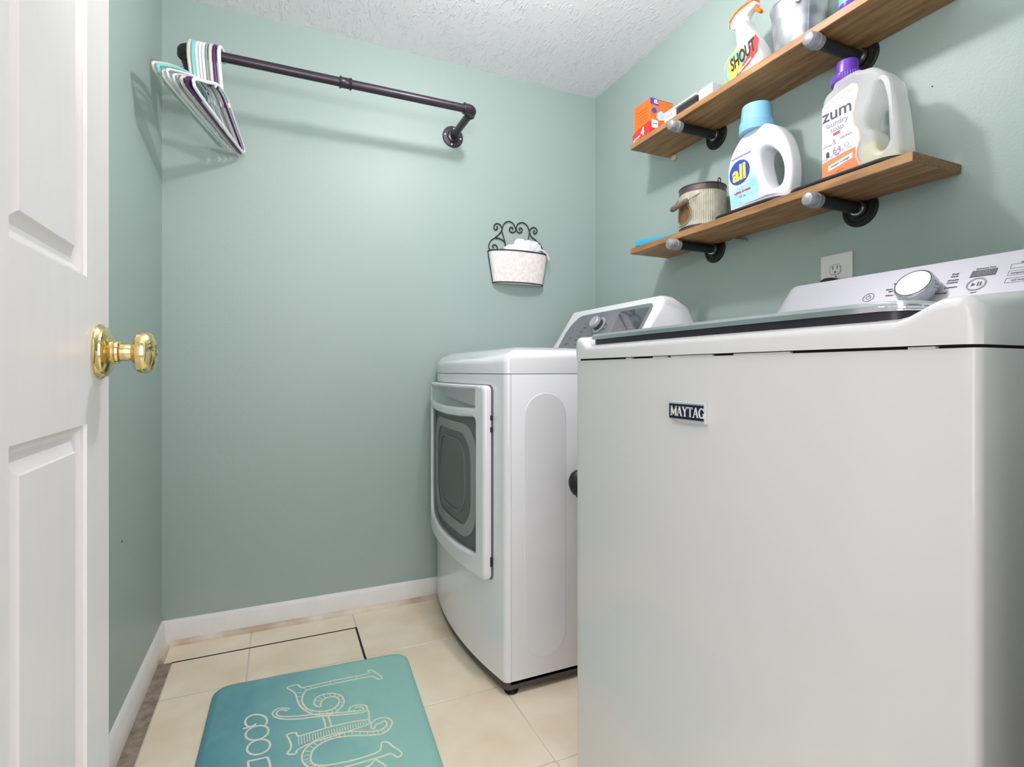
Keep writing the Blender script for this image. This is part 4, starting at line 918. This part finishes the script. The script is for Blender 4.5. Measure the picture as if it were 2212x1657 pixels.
# washer
WX0, WX1, WY0, WY1 = .600, 1.27, .276, 1.014
wsh = thing('washing_machine', 'large white top-loading washing machine at the right with a silver control panel', 'washing machine', (.93, .64, 0))
wf = plan(WX0+.004, WX1, WY0, WY1, .012, .010)
bm = bmesh.new(); vprism(bm, wf, .03, .9722); fin('cabinet', bm, 'enamel2', wsh, sm=35)
ins = [((x-.935)*.985+.935, (y-.645)*.985+.645) for x, y in wf]
bm = bmesh.new(); vprism(bm, ins, .965, .98); fin('seam_gasket', bm, 'gapdark', wsh, sm=35)
for y0_, y1_ in ((.80, .815), (.70, .735), (.60, .69), (.47, .56), (.31, .335)):
    box('seam_tab', WX0-.0075+.010*((y0_-.645)/.369)**2, .66, y0_, y1_, .9722, .9745, 'enamel2', wsh)
for x, y in ((.66, .33), (.66, .96), (1.2, .33), (1.2, .96)):
    bm = bmesh.new(); lathe(bm, [(0, 0), (.02, 0), (.02, .008), (.01, .012), (.01, .031), (0, .031)], (x, y, 0), 'Z', 16); fin('foot', bm, 'rubber', wsh)
# deck: raised side rails, lower in the middle where the lid lies
def hw_(x, y):
    near = 1-ss((y-.300)/.046); far = ss((y-.955)/.038); back = ss((x-1.02)/.05)
    rail = .018+.012*ss((x-.60)/.14)
    return 1.0055+max(near, far, back)*rail
def grid_deck():
    bm = bmesh.new(); r = .013; ys_ = [WY0+(WY1-WY0)*(i/74) for i in range(75)]; yc_ = (WY0+WY1)/2; hwid = (WY1-WY0)/2
    fxw = lambda y: WX0-.010*(1-((y-yc_)/hwid)**2)
    def edge_x(y):   # rounded plan corner
        d = min(y-WY0, WY1-y); rc = .014
        return fxw(y)+(rc-math.sqrt(max(0, rc*rc-(rc-min(d, rc))**2)))
    rows = []
    st = [(0, 'b')]+[(k, 'r') for k in range(7)]+[(k, 't') for k in range(1, 24)]
    for k, typ in st:
        row = []
        for y in ys_:
            x0 = edge_x(y); d = min(y-WY0, WY1-y); ey = r-math.sqrt(max(0, r*r-(r-min(d, r))**2))   # side rounding
            if typ == 'b': row.append(bm.verts.new((x0, y, .9755)))
            elif typ == 'r':
                a = PI/2*k/6; xx = x0+r*(1-math.cos(a)); z = hw_(xx, y)-r+r*math.sin(a)-ey; row.append(bm.verts.new((xx, y, z)))
            else:
                xx = x0+r+(WX1-x0-r)*(k/23)**1.6; row.append(bm.verts.new((xx, y, hw_(xx, y)-ey)))
        rows.append(row)
    for a, b in zip(rows, rows[1:]):
        for i in range(len(a)-1): bm.faces.new((a[i], a[i+1], b[i+1], b[i]))
    # side skirts and back and bottom
    for i, sgn in ((0, 1), (-1, -1)):
        low = [rows[0][i]]+[bm.verts.new((rw[i].co.x, rw[i].co.y, .9755)) for rw in rows[1:]]
        for k in range(len(rows)-1):
            q = [rows[k][i], rows[k+1][i], low[k+1], low[k]]
            q = list(dict.fromkeys(q))
            if len(q) >= 3: bm.faces.new(q)
        if i == 0: l0 = low
        else: l1 = low
    bm.faces.new(rows[-1]+[l1[-1], l0[-1]])
    for k in range(1, len(l0)-1): bm.faces.new((l0[k], l0[k+1], l1[k+1], l1[k]))
    return fin('top_deck', bm, 'enamel2', wsh, sm=60)
grid_deck()
yc_ = (WY0+WY1)/2
def lidpoly(y0, y1, x1, off, rc=.03):
    P = []; n = 24
    f = lambda y: WX0-.010*(1-((y-yc_)/.369)**2)+off
    for k in range(7): a = k*PI/12; P.append((f(y0+rc)+rc-rc*math.sin(a), y0+rc-rc*math.cos(a)))
    for k in range(1, n): y = y0+rc+(y1-y0-2*rc)*k/n; P.append((f(y), y))
    for k in range(7): a = PI/2-k*PI/12; P.append((f(y1-rc)+rc-rc*math.sin(a), y1-rc+rc*math.cos(a)))
    return P+[(x1, y1), (x1, y0)]
lid = thing('tmp', 'x', 'x', (.8, yc_, 1.01)); lid.name = 'lid'; del lid['label']; del lid['category']; lid.parent = wsh; lid.matrix_parent_inverse = absmat(wsh).inverted()
bm = bmesh.new(); prism(bm, lidpoly(.345, .956, 1.02, .008), 1.0045, 1.0145); fin('lid_gasket', bm, 'gasket', lid, sm=35)
bm = bmesh.new(); prism(bm, lidpoly(.335, .962, 1.03, .002), 1.0145, 1.0212); bmesh.ops.bevel(bm, geom=[e for e in bm.edges], offset=.0022, segments=3, affect='EDGES'); fin('chrome_trim', bm, 'chrome', lid, sm=40)
bm = bmesh.new(); prism(bm, lidpoly(.337, .960, 1.03, .0035), 1.0214, 1.0255)
bmesh.ops.bevel(bm, geom=[e for e in bm.edges if abs(e.verts[0].co.z-1.0255) < 1e-5 and abs(e.verts[1].co.z-1.0255) < 1e-5], offset=.002, segments=3, affect='EDGES'); fin('glass_panel', bm, 'lidglass', lid, sm=40)
bm = bmesh.new()
for y in (.905, .62): bx(bm, .604, .62, y-.006, y+.006, 1.003, 1.0146)
fin('lid_bumper', bm, 'rubber', lid)
# console of the washer
wz0, wzt = 1.020, 1.163
console(wsh, .335, .940, 1.080, 1.177, wz0, wzt, 1.27, 'silver', .030)
slw = Vector((1.177-1.080, 0, (wzt-.010)-wz0)).normalized()
mw = frame(Vector((1.080, 0, wz0)), (0, -1, 0), slw)
def wt(s, size, y, f, mt='inkgrey', bold=0): text('print', s, size, mw @ Matrix.Translation((-y, f, .0006)), mt, wsh, extrude=.0003, bold=bold)
kc = (-.612, .099)
km = frame(mw @ Vector((kc[0], kc[1], 0)), (0, -1, 0), slw)
bm = bmesh.new(); lathe(bm, [(.030, .0), (.030, .008), (.0345, .009), (.0355, .013), (.0335, .030), (.0315, .032)], (0, 0, 0), mtx=km, n=48); kn = fin('dial', bm, 'chrome', wsh, sm=30)
bm = bmesh.new(); lathe(bm, [(.0318, .0312), (.0310, .0325), (.0290, .0318), (.0285, .0314), (0, .0314)], (0, 0, 0), n=48); o = fin('dial_face', bm, 'brushed_radial', kn, sm=30); o.matrix_parent_inverse = absmat(kn).inverted() @ km
def ringon(name, c, rx, wd, mt):
    bm = bmesh.new(); ringband(bm, rx, rx, wd, .0006, mw, 40, c=c); return fin(name, bm, mt, wsh, sm=0)
ringon('power_ring', (-.7132, .1052), .0115, .0012, 'ink')
bm = bmesh.new(); ringband(bm, .0052, .0052, .0011, .0006, mw, 24, PI/2+.5, PI/2+2*PI-.5, (-.7132, .1052)); prism(bm, [(-.7138, .1062), (-.7126, .1062), (-.7126, .1127), (-.7138, .1127)], .0004, .0007, mw); fin('power_symbol', bm, 'ink', wsh, sm=0)
ringon('start_button', (-.5247, .1053), .0150, .0016, 'inkgrey'); ringon('start_button', (-.5247, .1053), .0128, .0006, 'inkgrey')
bm = bmesh.new(); prism(bm, [(-.5317, .1010), (-.5262, .1053), (-.5317, .1098)], .0004, .0008, mw)
for x in (-.5232, -.5192): prism(bm, [(x, .1010), (x+.0016, .1010), (x+.0016, .1098), (x, .1098)], .0004, .0008, mw)
fin('start_symbol', bm, 'ink', wsh, sm=0)
flat('display', [(-.5400, .1235), (-.5020, .1235), (-.5015, .1385), (-.5385, .1385)], mw, 'display', wsh, z=.0008)
text('display_digits', '0:00', .011, mw @ Matrix.Translation((-.5205, .1308, .0010)), 'inkgrey', wsh, extrude=.0002)
wt('Estimated Time', .0046, .520, .1425)
for s, y, f in (('Cold', .5655, .1375), ('Wash', .5655, .1315), ('Wrinkle', .5650, .1225), ('Control', .5650, .1165), ('Delicates', .564, .105), ('Normal', .5755, .0925), ('Bulky', .666, .134), ('Drain &', .674, .1205), ('Spin', .672, .1145), ('Whites', .671, .1035)):
    wt(s, .0056, y, f, mt='ink')
wt('start', .005, .524, .086)
bm = bmesh.new()
for (x, f, w_, h_) in ((-.4836, .137, .020, .010), (-.4616, .137, .016, .010), (-.4836, .1209, .034, .010), (-.4836, .1044, .034, .010), (-.446, .1209, .03, .010), (-.446, .1044, .03, .010)):
    P = [(x, f-h_/2), (x+w_, f-h_/2), (x+w_, f+h_/2), (x, f+h_/2)]
    for a, b in zip(P, P[1:]+P[:1]): tube(bm, [mw @ Vector((*a, .0004)), mw @ Vector((*b, .0004))], .0003, 4)
fin('key_outlines', bm, 'inkgrey', wsh, sm=0)
wt('temperature', .0052, .4666, .1209); wt('soil level', .0052, .4666, .1044); wt('options', .0046, .465, .1455)
# badge
bdg = thing('tmp2', 'x', 'x', (.59, .648, .885)); bdg.name = 'badge'; del bdg['label']; del bdg['category']; bdg.parent = wsh; bdg.matrix_parent_inverse = absmat(wsh).inverted()
mb = frame(Vector((.5915, .646, .8855)), (0, -1, 0), (0, 0, 1)) @ Matrix.Rotation(0, 4, 'Y')
fr = [(-.0415, .0148), (.0385, .0148), (.0385, -.0165), (.0, -.0195), (-.0415, -.0140)]
shape2d('badge_frame', [fr], .012, .0015, mb @ Matrix.Translation((0, 0, .0045)), 'bframe', bdg)
flat('badge_plate', [(-.0398, .0112), (.0362, .0112), (.0362, -.0122), (-.0398, -.0122)], mb, 'navy', bdg, z=.0052)
# serif capitals built from slabs: (strokes as (x0,y0,x1,y1,width)) on a unit cell
GL = {'M': [(.12, 0, .12, 1, .10), (.12, 1, .5, .12, .20), (.5, .12, .88, 1, .09), (.88, 0, .88, 1, .20), (0, .03, .26, .03, .07), (.72, .03, 1.04, .03, .07), (0, .97, .14, .97, .07), (.86, .97, 1.04, .97, .07)],
      'A': [(.14, 0, .5, 1, .09), (.5, 1, .86, 0, .20), (.26, .34, .72, .34, .07), (0, .03, .28, .03, .07), (.7, .03, 1.02, .03, .07)],
      'Y': [(.14, 1, .5, .45, .18), (.5, .45, .84, 1, .09), (.5, 0, .5, .47, .19), (.30, .03, .70, .03, .07), (0, .97, .30, .97, .07), (.72, .97, 1, .97, .07)],
      'T': [(.5, 0, .5, 1, .19), (.06, .96, .94, .96, .08), (.30, .03, .70, .03, .07), (.07, .8, .07, .98, .07), (.93, .8, .93, .98, .07)],
      'G': []}
x = -.0362; wL = [.0142, .0122, .0120, .0108, .0122, .0118]
for ch, wd in zip('MAYTAG', wL):
    bm = bmesh.new(); H_ = .0155
    def seg(x0, y0, x1, y1, ww):
        a = Vector((x+x0*wd, -.0080+y0*H_)); b = Vector((x+x1*wd, -.0080+y1*H_)); n_ = (b-a).normalized(); n_ = Vector((-n_.y, n_.x))
        h = ww*wd/2*(1.0 if abs(y1-y0) > .01 else 1.25); n_ *= h
        prism(bm, [tuple(a-n_), tuple(b-n_), tuple(b+n_), tuple(a+n_)], .005, .0060, mb)
    for s_ in GL[ch]: seg(*s_)
    if ch == 'G':
        C = [(.52+.40*math.cos(a), .5+.46*math.sin(a)) for a in [.75+(2*PI-1.2)*k/14 for k in range(15)]]
        for k, (p, q) in enumerate(zip(C, C[1:])): seg(*p, *q, .09+.11*math.sin(PI*k/13))
        seg(.86, .0, .86, .42, .16); seg(.66, .42, 1.02, .42, .07); seg(.84, .70, .84, .97, .06)
    fin('letter', bm, 'labelw', bdg, sm=0); x += wd*1.02

# ------------------------------------------------------------------ mat with printed lettering
MT = {'L': [[(0.2522, 1.6766), (0.2478, 1.66), (0.1563, 1.6645), (0.0854, 1.6634), (0.0613, 1.6653), (0.0532, 1.679), (0.0466, 1.6874), (0.0215, 1.6829), (0.034, 1.6608), (0.0435, 1.637), (0.0475, 1.6037), (0.0532, 1.5768), (0.0666, 1.5472), (0.0876, 1.5206), (0.1123, 1.5068), (0.1348, 1.5054), (0.1524, 1.518), (0.165, 1.5364), (0.1672, 1.5569), (0.1619, 1.5782), (0.1464, 1.5966), (0.123, 1.6044), (0.1024, 1.6014), (0.0913, 1.5843), (0.0903, 1.5664), (0.0992, 1.5516), (0.1091, 1.552)], [(0.2522, 1.6766), (0.2617, 1.6761), (0.2855, 1.6251), (0.2745, 1.6157), (0.2616, 1.6393), (0.2453, 1.6429), (0.1547, 1.6478), (0.0846, 1.6483), (0.067, 1.6363), (0.0591, 1.6048), (0.0629, 1.5755), (0.0747, 1.5495), (0.0979, 1.5304), (0.1201, 1.5235), (0.1384, 1.5271), (0.1515, 1.5423), (0.1551, 1.5623), (0.145, 1.5806), (0.1249, 1.5851), (0.1108, 1.5757), (0.1043, 1.5542)]],
'A': [[(0.0274, 1.5734), (0.0132, 1.5838), (-0.0027, 1.5884), (-0.0137, 1.5798), (-0.0167, 1.5696), (-0.0088, 1.552), (0.0097, 1.5354), (0.0466, 1.5191), (0.0777, 1.5126), (0.1089, 1.5043), (0.1561, 1.4903), (0.2039, 1.4777), (0.2196, 1.4824), (0.2221, 1.499), (0.2087, 1.5122), (0.1923, 1.5164), (0.1781, 1.5096), (0.1752, 1.4991), (0.1827, 1.4929), (0.1897, 1.4956)], [(0.0209, 1.5674), (0.0068, 1.5784), (-0.0042, 1.5757), (-0.0057, 1.5619), (0.0067, 1.5479), (0.047, 1.5318), (0.0783, 1.5247), (0.1572, 1.5001), (0.2052, 1.487), (0.2128, 1.493), (0.2058, 1.5033), (0.1911, 1.5068)], [(0.22, 1.4851), (0.2242, 1.4745), (0.2183, 1.4293)], [(0.2185, 1.4413), (0.1677, 1.4489), (0.1206, 1.451), (0.0683, 1.4481), (0.0444, 1.4485), (0.0389, 1.4637), (0.0181, 1.4652), (0.0237, 1.4427), (0.0275, 1.4166), (0.0244, 1.4037), (0.0186, 1.3915), (0.0368, 1.3834), (0.0414, 1.3962), (0.0723, 1.4074), (0.1326, 1.412), (0.1797, 1.4169), (0.2173, 1.4232), (0.2185, 1.4413)], [(0.1071, 1.5007), (0.1105, 1.4742), (0.1113, 1.4509)], [(0.1212, 1.4972), (0.1238, 1.4711), (0.1252, 1.45)]],
'U': [[(0.2465, 1.4124), (0.2333, 1.4118), (0.2283, 1.4007), (0.223, 1.3977), (0.2197, 1.4071), (0.2239, 1.424), (0.2402, 1.4333), (0.2596, 1.4303), (0.272, 1.4165), (0.2735, 1.4021), (0.2618, 1.3805), (0.2391, 1.3699), (0.206, 1.3795), (0.1616, 1.3966), (0.1256, 1.4025), (0.0982, 1.3974), (0.0767, 1.3806), (0.0696, 1.3561), (0.0726, 1.3326), (0.0953, 1.316), (0.1511, 1.3058), (0.2039, 1.3058), (0.2277, 1.3137), (0.2349, 1.3369), (0.2488, 1.3331), (0.2571, 1.3149), (0.2735, 1.2818), (0.2607, 1.2715), (0.2491, 1.2894), (0.225, 1.2896), (0.1493, 1.29), (0.1077, 1.2956), (0.0806, 1.3034), (0.0625, 1.3241), (0.0511, 1.3509), (0.0522, 1.3775), (0.063, 1.3961), (0.0875, 1.4144), (0.1271, 1.4195), (0.1725, 1.4097), (0.217, 1.39), (0.242, 1.3867), (0.2566, 1.3961), (0.2604, 1.4079), (0.2557, 1.4182), (0.2465, 1.4124)]],
'N': [[(0.0982, 1.281), (0.147, 1.2698), (0.1926, 1.2708), (0.2057, 1.2803), (0.2112, 1.2867), (0.218, 1.2748), (0.2305, 1.254), (0.2226, 1.2426), (0.2129, 1.2532), (0.1949, 1.2486), (0.1447, 1.2502), (0.0995, 1.2622), (0.0911, 1.2579), (0.0812, 1.2703), (0.0897, 1.2766), (0.0982, 1.281)], [(.19, 1.249), (.07, 1.185), (.05, 1.195)], [(.19, 1.262), (.06, 1.195)], [(.05, 1.19), (.20, 1.185), (.235, 1.195)], [(.06, 1.175), (.21, 1.170), (.235, 1.155)]],
'G': [[(-0.0327, 1.5269), (-0.0295, 1.5472), (-0.0383, 1.5695), (-0.0587, 1.5854), (-0.0753, 1.5825), (-0.0825, 1.5652), (-0.0779, 1.5442), (-0.0687, 1.5375), (-0.0584, 1.5382)], [(-0.0572, 1.5447), (-0.0613, 1.5369), (-0.0862, 1.5352)]],
'D': [[(-0.0686, 1.4031), (-0.0259, 1.3993)], [(-0.0681, 1.4028), (-0.0634, 1.3713), (-0.0498, 1.3445), (-0.0313, 1.3363), (-0.0197, 1.352), (-0.0209, 1.3762), (-0.0259, 1.3993)]],
'O': [[(-0.0248, 1.5012), (-0.0267, 1.4904), (-0.0323, 1.4819), (-0.0408, 1.4767), (-0.0509, 1.4757), (-0.0611, 1.4788), (-0.0698, 1.4857), (-0.076, 1.4954), (-0.0786, 1.5065), (-0.0771, 1.5173), (-0.0717, 1.5262), (-0.0632, 1.5318), (-0.0529, 1.5331), (-0.0423, 1.5299), (-0.0332, 1.5226), (-0.0271, 1.5125), (-0.0248, 1.5012)]],
'O2': [[(-0.0204, 1.4426), (-0.0223, 1.4322), (-0.0277, 1.4239), (-0.0359, 1.419), (-0.0456, 1.4181), (-0.0554, 1.4213), (-0.0639, 1.4281), (-0.0698, 1.4376), (-0.0722, 1.4484), (-0.0708, 1.459), (-0.0656, 1.4676), (-0.0574, 1.473), (-0.0474, 1.4741), (-0.0372, 1.4708), (-0.0285, 1.4636), (-0.0226, 1.4537), (-0.0204, 1.4426)]]}
t = thing('floor_mat', 'teal cushioned mat with cream decorative lettering lying on the tile floor', 'mat', (.1, 1.36, 0))
MZ = .0175
c4 = [(-.176, 1.786), (.388, 1.756), (.345, .96), (-.195, .99)]; P = []
r = .055
for i in range(4):
    a, b, c = Vector(c4[i-1]), Vector(c4[i]), Vector(c4[(i+1) % 4]); u = (a-b).normalized(); v = (c-b).normalized()
    for k in range(9):
        s_ = k/8; q = (b+u*r)*(1-s_)**2+b*2*s_*(1-s_)+(b+v*r)*s_**2; P.append((q.x, q.y))
cx_, cy_ = .09, 1.37
def insm(p, d): v = Vector((p[0]-cx_, p[1]-cy_)); return (cx_+v.x*(1-d/.285), cy_+v.y*(1-d/.40))
bm = bmesh.new(); rg = []
for d, z in ((0, .0005), (0, .006), (.004, .0105), (.012, .0150), (.020, MZ-.0004), (.028, MZ)): rg.append([bm.verts.new((*insm(p, d), z)) for p in P])
for a, b in zip(rg, rg[1:]):
    for i in range(len(a)): bm.faces.new((a[i], a[(i+1) % len(a)], b[(i+1) % len(a)], b[i]))
bm.faces.new(rg[0]); bm.faces.new(rg[-1]); fin('mat_body', bm, 'mat', t, sm=50)
for ch, strokes in MT.items():
    bm = bmesh.new(); big = ch in 'LAUN'
    for st in strokes:
        pts = catmull([(a, b, 0) for a, b in st], 4); ribbon(bm, pts, .0045 if big else .0052, MZ-.001, MZ+.0005)
    if big and ch in ('L',):
        A_, B_ = [catmull([(a, b, 0) for a, b in s_], 5) for s_ in strokes[:2]]
        for k in range(4, 60, 2):
            p = A_[min(len(A_)-1, int(k*len(A_)/66))]; q = min(B_, key=lambda v: (v-p).length)
            if .008 < (q-p).length < .03: ribbon(bm, [p.lerp(q, .2), p.lerp(q, .8)], .0022, MZ-.001, MZ+.0004)
    if ch == 'A':
        for k in range(26):
            u_ = k/25; x_ = .045+.165*u_; ribbon(bm, [(x_, 1.4445-.008*u_+.0, 0), (x_, 1.4115+.014*u_, 0)], .0022, MZ-.001, MZ+.0004)
    if ch == 'U':
        A_ = catmull([(a, b, 0) for a, b in strokes[0][9:33]], 5); B_ = catmull([(a, b, 0) for a, b in strokes[0][32:44]], 5)
        for k in range(2, 58):
            p = A_[int(k*(len(A_)-1)/60)]; q = min(B_, key=lambda v: (v-p).length)
            if .006 < (q-p).length < .032: ribbon(bm, [p.lerp(q, .2), p.lerp(q, .8)], .0022, MZ-.001, MZ+.0004)
    fin('letter', bm, 'matink', t, sm=0)
